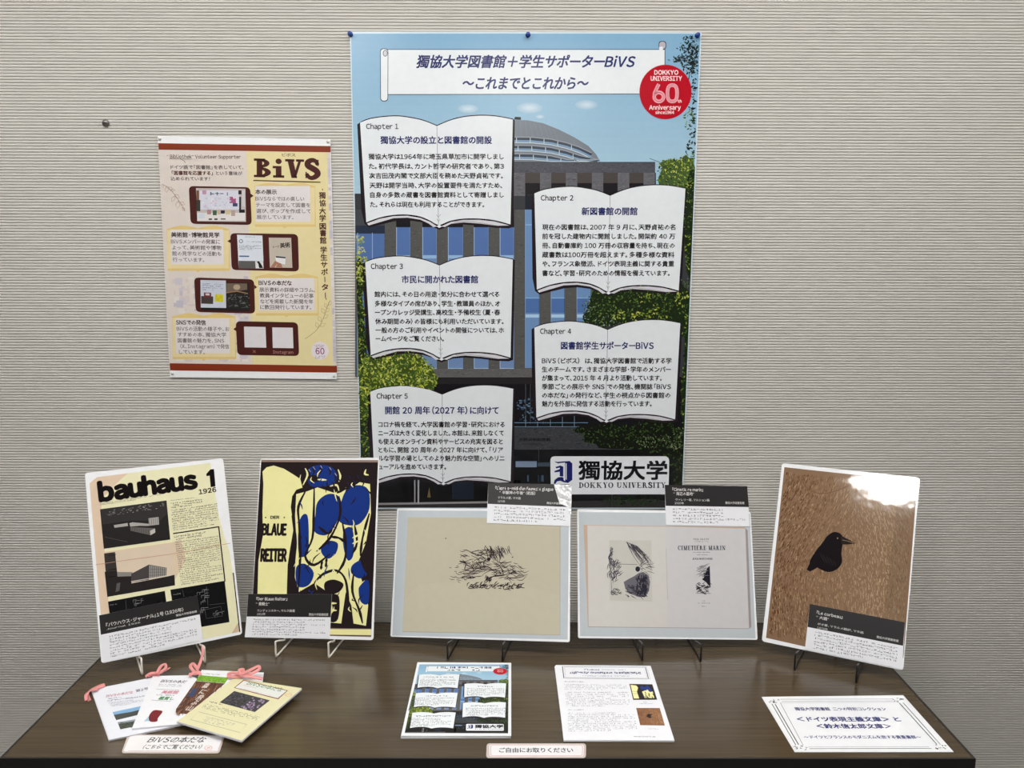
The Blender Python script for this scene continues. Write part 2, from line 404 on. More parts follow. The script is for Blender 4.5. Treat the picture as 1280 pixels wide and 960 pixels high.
# ------------------------------------------------------------------ table
tbl = empty('folding_table', 'long brown wood-grain table with black edge against the ribbed wall', 'table', Matrix.Translation((-.018, -.43, 0)))
TX0, TX1, TY0, TY1 = -.9145+.018, .878+.018, -.7225+.43, -.141+.43
boxo('tabletop', (TX0+.004, TX1-.004, TY0+.004, TY1-.004, TZ-.028, TZ), M_wood, tbl)
def rimbox(name, x0, x1, y0, y1, z0, z1, w, mt, par):
    V = []; F = []
    for z in (z0, z1):
        V += [(x0, y0, z), (x1, y0, z), (x1, y1, z), (x0, y1, z), (x0+w, y0+w, z), (x1-w, y0+w, z), (x1-w, y1-w, z), (x0+w, y1-w, z)]
    for i in range(4):
        j = (i+1) % 4
        F += [(i, j, 8+j, 8+i), (4+j, 4+i, 12+i, 12+j), (8+i, 8+j, 12+j, 12+i), (j, i, 4+i, 4+j)]
    return link(name, V, F, mt, par)
rimbox('edge_band', TX0, TX1, TY0, TY1, TZ-.03, TZ+.0004, .0042, M_edge, tbl)
boxo('frame_rail', (TX0+.1, TX1-.1, -.2, -.16, TZ-.07, TZ-.03), M_metal, tbl)
boxo('frame_rail', (TX0+.1, TX1-.1, .14, .18, TZ-.07, TZ-.03), M_metal, tbl)
for x in (TX0+.13, TX1-.13):
    for y in (-.2, .18):
        V, F = tube([(x, y, TZ-.05), (x, y, 0)], .014, 12); link('leg', V, F, M_metal, tbl, smooth=False)

# ------------------------------------------------------------------ drawing parts used by several prints
INK = (26, 22, 26); NAVY = (38, 46, 104); WH = (232, 237, 241)
BOOKS = [
 (1, (430, 140, .1797), [(112, 75), (1172, 65), (1165, 785), (133, 778)], (118, 155, 378), ('獨協大学の設立と図書館の開設', 197, 255, 1028),
  [(312, 172, 1112, '獨協大学は1964年に埼玉県草加市に開学しまし'), (379, 174, 1112, 'た。初代学長は、カント哲学の研究者であり、第3'), (445, 176, 1105, '次吉田茂内閣で文部大臣を務めた天野貞祐です。'),
   (512, 180, 1100, '天野は開学当時、大学の設置要件を満たすため、'), (578, 183, 1112, '自身の多数の蔵書を図書館資料として寄贈しまし'), (645, 183, 975, 'た。それらは現在も利用することができます。')]),
 (2, (650, 220, .1797), [(100, 122), (1148, 100), (1110, 800), (95, 800)], (170, 145, 370), ('新図書館の開館', 247, 430, 815),
  [(357, 155, 1080, '現在の図書館は、2007 年 9 月に、天野貞祐の名'), (421, 155, 1078, '前を冠した建物内に開館しました。開架約 40 万'), (485, 155, 1075, '冊、自動書庫約 100 万冊の収容量を持ち、現在の'),
   (549, 155, 1072, '蔵書数は100万冊を超えます。多種多様な資料'), (612, 155, 1070, 'や、フランス象徴派、ドイツ表現主義に関する貴重'), (677, 155, 1040, '書など、学習・研究のための情報を備えています。')]),
 (3, (430, 310, .1797), [(148, 100), (1172, 92), (1165, 765), (165, 755)], (145, 188, 410), ('市民に開かれた図書館', 220, 403, 932),
  [(323, 213, 1080, '館内には、その日の用途・気分に合わせて選べる'), (388, 217, 1085, '多様なタイプの席があり、学生・教職員のほか、オ'), (449, 217, 1085, 'ープンカレッジ受講生、高校生・予備校生（夏・春'),
   (512, 219, 1110, '休み期間のみ）の皆様にも利用いただいています。'), (573, 221, 1112, '一般の方のご利用やイベントの開催については、ホ'), (632, 221, 695, 'ームページをご覧ください。')]),
 (4, (650, 380, .1797), [(100, 165), (1112, 145), (1085, 805), (92, 800)], (207, 140, 355), ('図書館学生サポーターBiVS', 291, 285, 928),
  [(396, 153, 1053, 'BiVS(ビボス)  は、獨協大学図書館で活動する学'), (456, 153, 1048, '生のチームです。さまざまな学部・学年のメンバー'), (516, 153, 985, 'が集まって、2015 年 4 月より活動しています。'),
   (576, 153, 1048, '季節ごとの展示や SNS での発信、機関誌「BiVS'), (636, 153, 1045, 'の本だな」の発行など、学生の視点から図書館の'), (695, 153, 915, '魅力を外部に発信する活動を行っています。')]),
 (5, (430, 470, .1797), [(183, 110), (1175, 100), (1165, 735), (193, 738)], (157, 228, 443), ('開館 20 周年（2027 年）に向けて', 240, 288, 1075),
  [(338, 240, 1118, 'コロナ禍を経て、大学図書館の学習・研究における'), (398, 240, 1110, 'ニーズは大きく変化しました。本館は、来館しなくて'), (457, 240, 1103, 'も使えるオンライン資料やサービスの充実を図ると'),
   (515, 240, 1105, 'ともに、開館 20 周年の 2027 年に向けて、「リア'), (573, 240, 1115, 'ルな学習の場としてのより魅力的な空間」へのリニ'), (632, 240, 710, 'ューアルを進めていきます。')])]
B_TOP = [(112, 75), (180, 50), (280, 36), (380, 33), (480, 48), (560, 68), (645, 103), (730, 68), (820, 45), (920, 35), (1020, 37), (1100, 48), (1172, 63)]
B_BOT = [(1163, 780), (1050, 752), (940, 741), (830, 742), (740, 756), (690, 775), (655, 790), (620, 775), (590, 757), (520, 729), (430, 716), (330, 719), (230, 738), (135, 772)]
def draw_book(p, bk, mini=False):
    num, (ox, oy, s), q, hd, ti, body = bk
    Q = [np.array((ox+x*s, oy+y*s)) for x, y in q]
    def T(pts):
        r = []
        for x, y in pts:
            u = (x-112)/1058; v = (y-75)/708
            r.append(tuple((Q[0]*(1-u)+Q[1]*u)*(1-v)+(Q[3]*(1-u)+Q[2]*u)*v))
        return r
    top = [tuple(a) for a in cr(B_TOP[:7], 3)]+[tuple(a) for a in cr(B_TOP[6:], 3)][1:]
    bot = [tuple(a) for a in cr(B_BOT[:7], 3)]+[tuple(a) for a in cr(B_BOT[6:], 3)][1:]
    outer = [(92, 86)]+[(x, y-7) for x, y in top[1:]]+[(1187, 68), (1182, 797), (1150, 807), (1060, 804), (950, 791), (830, 783), (740, 791), (690, 808), (655, 820), (625, 809), (590, 787), (520, 767), (430, 756), (340, 762), (250, 784), (190, 799), (155, 809), (122, 782), (103, 690)]
    o = None
    p.poly(T(outer), (36, 28, 34), 5); p.poly(T(top+bot), WH, 6)
    if not mini:
        p.poly(T([(140, 780), (230, 747), (330, 728), (430, 725), (520, 739), (590, 766), (640, 798), (612, 802), (580, 778), (520, 751), (430, 738), (330, 742), (240, 768), (152, 794)]), (215, 214, 220), 6.5)
        p.poly(T([(668, 797), (740, 765), (830, 751), (940, 750), (1050, 761), (1155, 787), (1060, 790), (950, 776), (830, 768), (740, 778), (695, 801)]), (215, 214, 220), 6.5)
        p.poly(T([(637, 797), (655, 786), (674, 797), (655, 808)]), WH, 7)
        p.line(T([(645, 105), (647, 300), (646, 500), (650, 785)]), .45, (70, 66, 74), 7)
        p.line(T([(636, 715), (650, 735), (664, 715)]), .4, (60, 55, 60), 7); p.line(T([(638, 745), (651, 765), (662, 748)]), .4, (60, 55, 60), 7)
        p.line(T([(760, 768), (850, 760), (960, 772), (1080, 792)]), .35, (70, 66, 74), 7)
        o = p.flush('book_panel', p.root)
        Z = lambda x, y: (ox+x*s, oy+y*s)
        a = Z(hd[1], hd[0]); b = Z(hd[2], hd[0]); p.text(f'Chapter {num}', *a, *b, 48*s, INK, 9, .022, res=2)
        a = Z(ti[2], ti[1]+20); b = Z(ti[3], ti[1]+20); p.text(ti[0], *a, *b, 57*s, NAVY, 9, .03, res=2)
        for c, x0, x1, st in body:
            a = Z(x0, c+15); b = Z(x1, c+15); p.text(st, *a, *b, 43*s, INK, 9, .024)
        p.flush('printed_text', o)
    else:
        Z = lambda x, y: (ox+x*s, oy+y*s)
        p.greek([Z(ti[2], ti[1]-26), Z(ti[3], ti[1]-26), Z(ti[3], ti[1]+26), Z(ti[2], ti[1]+26)], 1, NAVY, 8, hh=.9, last=1, w=.3)
        p.greek([Z(170, body[0][0]-28), Z(1100, body[0][0]-28), Z(1090, body[5][0]+28), Z(180, body[5][0]+28)], 6, (60, 60, 62), 8, cols=19, w=.22)

def draw_campus(p):
    """the printed photograph of the library building"""
    X0 = lambda y: 437+(y-39.5)*.0235+1.5
    X1 = lambda y: 877-(y-40.5)*.0403-1.5
    def band(y0, y1, c, L=1, a=None, b=None): p.poly([(a or X0(y0), y0), (b or X1(y0), y0), (b or X1(y1), y1), (a or X0(y1), y1)], c, L)
    for i in range(20):
        t = i/19; band(42+i*10, 52+i*10, (int(132+40*t), int(176+28*t), int(208+14*t)), 1)
    for cx, cy, r in ((662, 135, 16), (585, 136, 13), (733, 131, 14), (675, 146, 6)):
        for k in range(5): p.circle(cx, cy, r*(1-k*.18), r*.42*(1-k*.18), tuple(int(a+(b-a)*(k+1)*.15) for a, b in zip((160, 192, 214), (216, 230, 240))), 1.2+k*.1, 16)
    band(242, 634, (58, 60, 64), 1, None, None)
    # dome
    s = .1953; D = lambda pts: C(630, 130, s, pts)
    p.poly(D([(40, 100), (65, 103), (150, 104), (250, 123), (350, 163), (450, 213), (540, 268), (590, 322), (617, 372), (40, 372)]), (122, 130, 140), 2)
    for k in range(9): p.line(D([(75+k*30, 108+k*k*.8), (72+k*38, 205+k*k*1.5)]), .3, (142, 150, 158), 2.3)
    for j, (y, x1) in enumerate(((215, 560), (268, 600), (322, 612))):
        pts = [(60, y+8), (180, y+10), (300, y+22), (400, y+45), (480, y+72), (x1, min(370, y+110))]
        pts = [(x, min(368, yy)) for x, yy in pts]
        p.line(D(pts), 4.6, (62, 70, 84), 2.4); p.line(D([(x, min(369, yy+14)) for x, yy in pts]), 2.4, (128, 160, 190), 2.5)
        p.line(D([(x, min(370, yy+24)) for x, yy in pts]), .9, (205, 215, 222), 2.6); p.line(D([(x, yy-12) for x, yy in pts]), 1.0, (160, 166, 172), 2.6)
        for k in range(5): x = 80+k*88+j*10; yy = np.interp(x, [a for a, _ in pts], [b for _, b in pts]); p.line(D([(x, yy-8), (x, min(yy+26, 372))]), .9, (200, 208, 214), 2.7)
    p.poly(D([(65, 100), (70, 82), (108, 84), (108, 102)]), (30, 32, 36), 2.6)
    # roof slab, brick field
    def brick(x0, x1, y0, y1, base, L, n):
        p.poly([(x0, y0), (x1, y0), (x1, y1), (x0, y1)], base, L)
        for _ in range(int(n*p.fade)):
            w = 1.2+2.5*rnd.random(); x = x0+(x1-x0-w)*rnd.random(); y = y0+(y1-y0-.6)*rnd.random(); g = rnd.uniform(-20, 20)
            p.poly([(x, y), (x+w, y), (x+w, y+.7), (x, y+.7)], tuple(min(255, max(0, v+g)) for v in base), L+.2)
    brick(641, 819, 202.5, 216, (82, 84, 92), 2.5, 330)
    p.line([(641, 202.8), (819, 202.8)], .8, (52, 54, 60), 2.9)
    brick(641, 820, 216, 242, (66, 66, 70), 1.4, 100)
    for a, b in ((656.4, 675), (689, 707.2), (721.5, 739.8), (754, 772.2), (786.6, 804.4)):
        p.poly([(a, 216), (b, 216), (b, 229), (a, 229)], (76, 70, 68), 2); p.poly([(a, 229), (b, 229), (b, 260), (a, 260)], (26, 24, 28), 2)
        p.line([(a, 229), (b, 229)], .5, (40, 38, 40), 2.3)
    for a, b in ((642.5, 656.4), (675, 689), (707.2, 721.5), (739.8, 754), (772.2, 786.6), (804.4, 818.5)): brick(a, b, 216, 245, (104, 104, 110), 2, 70)
    p.poly([(820, 200), (X1(200), 200), (X1(260), 260), (820, 260)], (160, 195, 215), 1.5)
    # facade field left
    brick(X0(270), 657, 262, 471, (88, 88, 86), 2, 2000)
    p.poly([(X0(262), 262), (481, 262), (481, 290), (X0(290), 290)], (70, 72, 78), 2.6)
    p.poly([(X0(282), 282), (481, 282), (481, 292), (X0(292), 292)], (44, 52, 70), 2.7)
    p.poly([(X0(292), 291), (480.5, 291), (480.5, 470), (X0(470), 470)], (84, 114, 168), 2.6)
    for x in (447, 465.5): p.line([(x, 291), (x, 470)], .8, (150, 180, 215), 2.8)
    BL = [(495.3, 512.8), (528, 546), (560, 578.8), (592.3, 610.6), (624.7, 642.5)]
    for a, b in BL:
        p.poly([(a, 262), (b, 262), (b, 285), (a, 285)], (28, 26, 30), 2.6)
        p.poly([(a, 284), (b, 284), (b, 319), (a, 319)], (86, 116, 172), 2.7)
        p.poly([(a, 319), (b, 319), (b, 323), (a, 323)], (150, 186, 222), 2.7)
        p.poly([(a, 323), (b, 323), (b, 461), (a, 461)], (112, 140, 184), 2.7)
        p.line([(a+.4, 284), (a+.4, 461)], .8, (165, 190, 220), 2.9); p.line([(b-.4, 284), (b-.4, 461)], .5, (120, 150, 195), 2.9)
        p.line([(a, 460.5), (b, 460.5)], .9, (170, 190, 210), 2.9)
        p.line([(a+1, 352), (b-1, 352)], .6, (60, 80, 130), 2.9)
    # facade field right of the left books
    brick(656.4, 740, 242, 471, (88, 88, 86), 1.8, 700)
    for a, b in ((656.4, 674.5), (688.6, 706), (720.8, 739)):
        p.poly([(a, 244), (b, 244), (b, 460), (a, 460)], (110, 144, 190), 2.4)
        p.poly([(a, 244), (b, 244), (b, 262), (a, 262)], (30, 34, 46), 2.5)
        for y in (281, 372.5): p.line([(a, y), (b, y)], 1.1, (140, 180, 220), 2.6)
        p.poly([(a, 373), (b, 373), (b, 391), (a, 391)], (78, 112, 168), 2.6)
        p.poly([(a, 393), (b, 393), (b, 397), (a, 397)], (170, 205, 232), 2.7)
        p.line([(a+.3, 262), (a+.3, 460)], .5, (150, 180, 215), 2.8); p.line([(b-.5, 262), (b-.5, 460)], .5, (60, 70, 90), 2.8)
    # ledge, shaded entrance floor
    brick(540, 850, 461, 471, (98, 98, 98), 2.9, 300); p.line([(540, 471), (740, 471)], 1, (112, 112, 112), 3.1)
    p.poly([(X0(471), 471), (X1(471), 471), (X1(634), 634), (X0(634), 634)], (22, 22, 26), 1.6)
    p.poly([(540, 472), (700, 472), (700, 480), (540, 480)], (38, 36, 38), 2)
    for x, w in ((657, 1), (663, .7), (679, .8)): p.line([(x, 480), (x, 530)], w, (70, 74, 80), 3.2)
    for _ in range(70): x = 645+28*rnd.random(); y = 497+28*rnd.random(); w = 1+3*rnd.random(); g = rnd.random(); p.poly([(x, y), (x+w, y), (x+w, y+1.6), (x, y+1.6)], (int(30+80*g), int(50+90*g), int(70+100*g)), 3.1)
    for y in (528.4, 533.5): p.line([(643, y), (735, y)], .8, (110, 140, 165), 3.3)
    for x in (657, 672, 688, 703, 718): p.line([(x, 520), (x, 534)], .5, (130, 150, 170), 3.3)
    brick(643, 790, 534.5, 562, (62, 64, 68), 3, 420)
    p.text('天野貞祐記念館', 648.5, 551, 688, 551, 4.2, (18, 18, 20), 3.6, .03); p.line([(647, 554.8), (677, 554.8)], .5, (24, 24, 26), 3.5)
    p.poly([(643, 562), (850, 562), (850, 630), (643, 630)], (14, 15, 18), 3)
    p.poly([(644.5, 576.5), (671, 576.5), (671, 584), (644.5, 584)], (120, 138, 165), 3.3); p.poly([(672, 578), (687, 578), (687, 583), (672, 583)], (60, 72, 84), 3.3)
    for x, w in ((673, .6), (660, 2), (678, 3)): p.line([(x, 594), (x, 602)], w, (60, 84, 104), 3.4)
    p.line([(673.5, 562), (673.5, 577)], .5, (80, 80, 84), 3.4)
    # forecourt, posts
    p.poly([(X0(606), 606), (650, 600), (650, 627), (X0(627), 627)], (10, 9, 12), 3)
    p.poly([(X0(629), 629), (700, 627), (820, 624), (X1(630), 630), (X1(636), 634.5), (X0(634), 634.5)], (48, 46, 48), 3.2)
    p.poly([(X0(629), 629), (610, 626.5), (610, 629), (X0(631), 631.5)], (150, 148, 150), 3.4)
    for x, w, g in ((518.5, 1.6, 150), (523, 2, 165)): p.line([(x, 600), (x, 630)], w, (g, g, g+6), 3.6)
    p.poly([(534, 622), (536.5, 609), (538.5, 622)], (110, 92, 60), 3.6); p.poly([(565, 602), (592, 600), (592, 624), (565, 624)], (24, 32, 46), 3.5)
    p.line([(765, 616), (765, 634)], 1, (60, 60, 62), 3.5)
    # foliage
    p.lim = (439, 874, .0235, .0403)
    dk = [(28, 40, 20), (40, 58, 26), (22, 30, 18), (52, 74, 30)]; md = [(70, 98, 40), (92, 120, 50), (58, 84, 36), (118, 142, 66)]; yl = [(150, 166, 52), (182, 190, 74), (120, 142, 44), (204, 206, 104)]
    def bush(e, n, cols, size=1.6, base=(30, 42, 22), L=3.8):
        for cx, cy, rx, ry in e:
            k = 20; pts = []
            for i in range(k):
                a = 2*math.pi*i/k; g = .8+.25*rnd.random(); y = min(633, cy+ry*math.sin(a)*g); x = min(max(cx+rx*math.cos(a)*g, X0(y)), X1(y)); pts.append((x, y))
            p.poly(pts, base, L+.001*cx)
        p.leaves(e, n, cols, size, L+.4)
    bush([(765, 382, 34, 26), (800, 378, 44, 34), (838, 385, 34, 42), (748, 395, 20, 18)], 1500, dk+md+[(96, 126, 56)], 1.5)
    p.leaves([(806, 372, 7, 7), (818, 388, 6, 7), (853, 374, 10, 10), (790, 395, 24, 6), (825, 397, 12, 2)], 130, yl, 1.6, 4.5)
    p.leaves([(735, 385, 8, 16), (757, 402, 14, 8)], 60, [(130, 150, 160), (150, 170, 175), (100, 120, 110)], 1.2, 4.4)
    bush([(863, 290, 8, 60), (862, 430, 7, 60), (858, 500, 7, 50), (866, 235, 9, 26)], 1100, dk+md+yl[:1], 1.5)
    bush([(836, 222, 14, 20), (858, 216, 14, 24), (846, 208, 22, 10)], 520, md+yl+dk[:2], 1.6, (70, 92, 50))
    p.leaves([(866, 100, 8, 50), (860, 68, 13, 24), (868, 160, 6, 14), (866, 182, 8, 8), (858, 75, 20, 6)], 420, [(24, 34, 36), (30, 44, 34), (18, 24, 26), (44, 60, 52)], 1.9, 4)
    p.leaves([(861, 150, 6, 12), (868, 200, 5, 16)], 60, md, 1.7, 4.2)
    p.line([(812, 198), (830, 205), (850, 222)], .6, (50, 60, 44), 4.2); p.line([(876-2, 60), (862, 92), (858, 120)], .8, (20, 26, 26), 4)
    bush([(470, 470, 28, 30), (505, 466, 32, 30), (530, 474, 16, 22), (455, 500, 12, 24)], 1500, yl+md, 1.9, (62, 78, 30))
    bush([(448, 350, 8, 30), (449, 400, 7, 40), (452, 450, 8, 50), (454, 520, 7, 40), (456, 570, 6, 36)], 900, md+dk+yl[:1], 1.6, (34, 46, 24))
    p.leaves([(451, 330, 8, 22), (449, 300, 7, 6)], 160, yl+[(190, 200, 120)], 1.7, 4.4)
    bush([(780, 548, 52, 14), (820, 545, 34, 22), (845, 560, 18, 24), (760, 538, 44, 8), (850, 600, 8, 36)], 1100, dk+[(58, 80, 36), (70, 96, 46)], 1.5, (20, 26, 16))
    p.leaves([(820, 552, 30, 8), (845, 548, 14, 14)], 120, [(110, 130, 90), (140, 152, 118), (92, 112, 60)], 1.2, 4.6)
    p.leaves([(790, 626, 36, 6)], 170, [(30, 48, 20), (40, 66, 26), (24, 36, 16)], 1.5, 4)

def draw_title_shape(p):
    p.poly([(483.5, 61.5), (831.5, 61.5), (831.5, 117.8), (483.5, 118.6)], (30, 46, 66), 5)
    p.poly([(484, 62.3), (830.7, 62.3), (830.7, 117), (484, 117.8)], (232, 237, 241), 5.5)
    p.rrect([(475, 60.5), (485.5, 60.5), (485.2, 127), (475.4, 127)], 4.5, (50, 60, 76), 6); p.rrect([(475.9, 61.4), (484.7, 61.4), (484.4, 126), (476.2, 126)], 4, (232, 237, 241), 6.3)
    p.circle(481.6, 66.6, 3, 4.2, (60, 66, 80), 6.6, 16); p.circle(481.6, 66.6, 2.2, 3.4, (206, 208, 216), 6.8, 16)
    p.rrect([(823.3, 51.3), (832.8, 51.3), (832.6, 62), (823.3, 62)], 4, (50, 52, 66), 6); p.rrect([(824.1, 52.2), (831.9, 52.2), (831.7, 61.3), (824.1, 61.3)], 3.6, (184, 180, 190), 6.3)
    p.poly([(824, 58.5), (828.5, 58.5), (828.5, 62.4), (824, 62.4)], (232, 237, 241), 6.5)
def draw_badge(p, mini=False):
    p.circle(831.8, 115, 32.6, 34.1, (186, 8, 32), 8, 48)
    if mini:
        p.text('60', 819, 126, 846, 126, 30, (232, 190, 196), 9, .02); p.greek([(815, 88), (849, 88), (849, 101), (815, 101)], 2, (235, 200, 205), 9, last=1); return
    w = (250, 222, 224)
    p.text('DOKKYO', 817.9, 93.3, 847.6, 93.3, 7.4, w, 9, .04, res=2); p.text('UNIVERSITY', 813.3, 100.8, 851.9, 100.8, 7.4, w, 9, .04, res=2)
    B = lambda pts: C(795, 75, 1/12, pts)
    zero = [(543+72*math.copysign(abs(math.cos(a))**.75, math.cos(a)), 500+122*math.copysign(abs(math.sin(a))**.75, math.sin(a))) for a in [2*math.pi*k/28 for k in range(28)]]
    six = [(342, 362), (310, 425), (276, 500)]+[(342+70*math.cos(a), 555+68*math.sin(a)) for a in [math.radians(200-k*18) for k in range(20)]]
    p.line(B(zero), 4.3, (240, 176, 186), 9, closed=True); p.line(B(six), 4.3, (240, 176, 186), 9)
    for o in (zero, six):
        cx, cy = (543, 500) if o is zero else (342, 540)
        for k in (.84, 1.0, 1.16): p.line(B([(cx+(x-cx)*k, cy+(y-cy)*(1+(k-1)*.6)) for x, y in o]), .32, (200, 40, 60), 9.4, closed=o is zero)
    p.text('th', 847, 128.2, 851.7, 128.2, 4.6, w, 9, .04); p.text('Anniversary', 811.5, 137, 850.6, 137, 7.2, w, 9, .035, res=2); p.text('since1964', 819.2, 142.4, 842.4, 142.4, 5, w, 9, .035)
def draw_plate(p, mini=False):
    p.rrect([(687.8, 570.3), (836.5, 570.3), (835.6, 617.8), (688.6, 617.8)], 6, (236, 239, 244), 7)
    s = .1875; D = lambda pts: C(640, 530, s, pts)
    nv = (28, 34, 104)
    p.poly(D([(283, 247), (300, 252), (384, 246), (402, 262), (402, 372), (374, 392), (352, 384), (352, 256), (306, 262), (292, 256)]), nv, 8.2)
    p.poly(D([(290, 286), (322, 276), (342, 284), (342, 350), (318, 348), (318, 318), (282, 322), (284, 312), (318, 300), (318, 290), (296, 296)]), nv, 8.2)
    p.poly(D([(344, 258), (354, 258), (354, 380), (344, 372)]), (236, 239, 244), 8.6); p.poly(D([(358, 262), (364, 262), (364, 372), (358, 366)]), (236, 239, 244), 8.6)
    p.poly(D([(278, 396), (284, 372), (306, 355), (332, 352), (352, 362), (362, 366), (398, 362), (402, 372), (374, 392), (345, 388), (322, 378), (300, 382), (288, 400)]), nv, 8.4)
    if mini: p.text('獨協大学', 723.4, 597, 833, 597, 24, (20, 20, 26), 9, .05); p.greek([(724, 603), (832, 603), (832, 611), (724, 611)], 1, (30, 30, 36), 9, last=1); return
    p.text('獨協大学', 723.4, 597.2, 833.2, 597.2, 25, (16, 16, 22), 9, .035, res=3)
    serif(p, 'DOKKYO UNIVERSITY', 723.2, 609.7, 832.4, 609.7, 6.9, (20, 20, 26), 9, T=.2, H=.07, sl=.06)

# ------------------------------------------------------------------ large poster on the wall
EX, EZ = (1, 0, 0), (0, 0, 1)
def wallpaper_frame(name, label, cat, px, y, pm):
    d = _f+_r*(px[0]-640)/FPX-_u*(px[1]-480)/FPX; t = (y-CAM[1])/d[1]; return Paper(name, label, cat, CAM+d*t, EX, EZ, pm)
P1 = wallpaper_frame('event_poster', 'very large glossy poster of a library building with five open-book text panels', 'poster', (652, 636), -.004, M_poster)
PQ = [(437, 39.5), (877, 40.5), (853, 636), (451, 636)]
P1.sheet('paper_sheet', PQ, (210, 226, 236), .0015)
draw_campus(P1); P1.flush('printed_photograph', label='printed photograph of a brick library with a grey dome, blue windows and trees')
draw_title_shape(P1); ob = P1.flush('title_banner', label='white scroll-shaped title banner')
P1.text('獨協大学図書館＋学生サポーターBiVS', 520.8, 83.5, 794, 83.5, 17.2, NAVY, 9, .03, .25, 2)
P1.text('～これまでとこれから～', 578.5, 110.6, 735.5, 110.6, 17.5, NAVY, 9, .028, .25, 2); P1.flush('printed_text', ob)
draw_badge(P1); P1.flush('round_badge', label='round red anniversary badge with white figures 60')
for bk in BOOKS: draw_book(P1, bk)
draw_plate(P1); P1.flush('name_plate', label='white rounded plate with a blue emblem and the university name')
def pushpin(px, label, r, mt, y=-.0045, flat=False):
    d = _f+_r*(px[0]-640)/FPX-_u*(px[1]-480)/FPX; t = (y-CAM[1])/d[1]; q = CAM+d*t
    e = empty('push_pin', label, 'push pin', Matrix.Translation(q) @ Matrix.Rotation(math.pi/2, 4, 'X'), 'push pins holding the posters')
    V, F = lathe([(r*.9, 0), (r, .0012), (r*.55, .0035), (r*.5, .0075), (r*.85, .0095), (r*.8, .0115), (r*.4, .0125)] if not flat else [(r, 0), (r*.95, .0015), (r*.5, .003)]); link('pin_head', V, F, mt, e, smooth=True)
    V, F = lathe([(.0005, -.006), (.0006, 0)], 8); link('needle', V, F, M_screw, e)
pushpin((438, 43), 'blue push pin in the top left corner of the large poster', .0062, M_pin)
pushpin((660, 43.8), 'blue push pin at the middle of the large poster top edge', .0062, M_pin)
pushpin((871.5, 44.5), 'blue push pin in the top right corner of the large poster', .0062, M_pin)

# ------------------------------------------------------------------ small poster
P2 = wallpaper_frame('small_poster', 'smaller cream and brown poster of a student library group, left of the large one', 'poster', (316, 473), -.004, M_small)
SQ = [(197, 170), (413, 174), (421, 474), (212.5, 471.5)]
P2.sheet('paper_sheet', SQ, (244, 246, 248), .0012)
P2.poly([(198, 187), (412.6, 190), (420.6, 457.5), (212, 454.5)], (222, 212, 204), 1)
p = P2
for _ in range(240):
    y = 345+105*rnd.random(); x = 206+(y-187)*.053+108*rnd.random(); w = 2+9*rnd.random(); h = 2+8*rnd.random()
    x = min(x, 310-w); y = min(y, 452-h)
    p.poly([(x, y), (x+w, y), (x+w, y+h), (x, y+h)], rnd.choice([(206, 200, 208), (216, 202, 200), (226, 220, 214), (196, 190, 202)]), 1.1+rnd.random()*.5)
for _ in range(60):
    y = 195+255*rnd.random(); x = 409+(y-190)*.03; h = 3+8*rnd.random(); p.poly([(x, y), (x+3.5, y), (x+3.5, min(452, y+h)), (x, min(452, y+h))], rnd.choice([(206, 200, 208), (226, 220, 220), (196, 192, 204)]), 1.2+rnd.random()*.3)
p.poly([(308, 188.6), (409, 190), (416.5, 457.3), (316, 456)], (232, 218, 166), 2)
p.poly([(197.9, 179), (413.2, 182.6), (413.3, 190.4), (198.2, 187)], (134, 52, 26), 2.5)
p.poly([(212, 454), (421, 457.2), (421.3, 465.8), (212.6, 463)], (134, 52, 26), 2.5)
p.flush('printed_background')
BR = (74, 30, 26)
def phone(q, r, screens, tip, name='phone_picture'):
    p.rrect(q, r, BR, 3); p.poly(tip, BR, 3)
    for sq, c in screens: p.poly(sq, c, 3.5)
def panel(x0, y0, x1, y1, ix0, iy0, ix1, iy1, sk=.02):
    m_ = (x0+x1)/2; h = 4
    top = cr([(x0, y0+h), ((x0+m_)/2, y0), (m_, y0+h*.8)], 4)+cr([(m_, y0+h*.8), ((m_+x1)/2, y0), (x1, y0+h)], 4)[1:]
    pts = [tuple(a) for a in top]+[(x1+1, y1-1), (m_+3, y1-1), (m_, y1+1), (m_-3, y1-1), (x0+1, y1-1)]
    p.poly(pts, (228, 202, 132), 2.6)
    p.poly([(x0+.5, y0+h+2), (x1-.5, y0+h+2), (x1-.5, y1-4), (x0+.5, y1-4)], (234, 216, 166), 2.8)
    p.poly([(ix0, iy0), (ix1, iy0), (ix1+.8, iy1), (ix0+.8, iy1)], (228, 222, 222), 3)
panel(318, 228.5, 394, 284.5, 319, 232.5, 387.5, 277)
panel(208.5, 282, 286.5, 339.5, 213, 287, 279, 330.5)
panel(319, 342, 397.5, 395.5, 323, 347.5, 392.5, 388)
panel(215, 391.5, 294.3, 450, 219.3, 397.7, 286.5, 441.5)
p.flush('text_panels', label='cream open-book shaped text panels')
phone([(236, 232.5), (312.8, 234), (314.8, 281.2), (238.3, 279.8)], 6, [([(245, 235), (306.8, 236), (307.6, 277.4), (246.6, 276.6)], (196, 186, 184))], [(313, 241.8), (317, 244.8), (313, 247.6)])
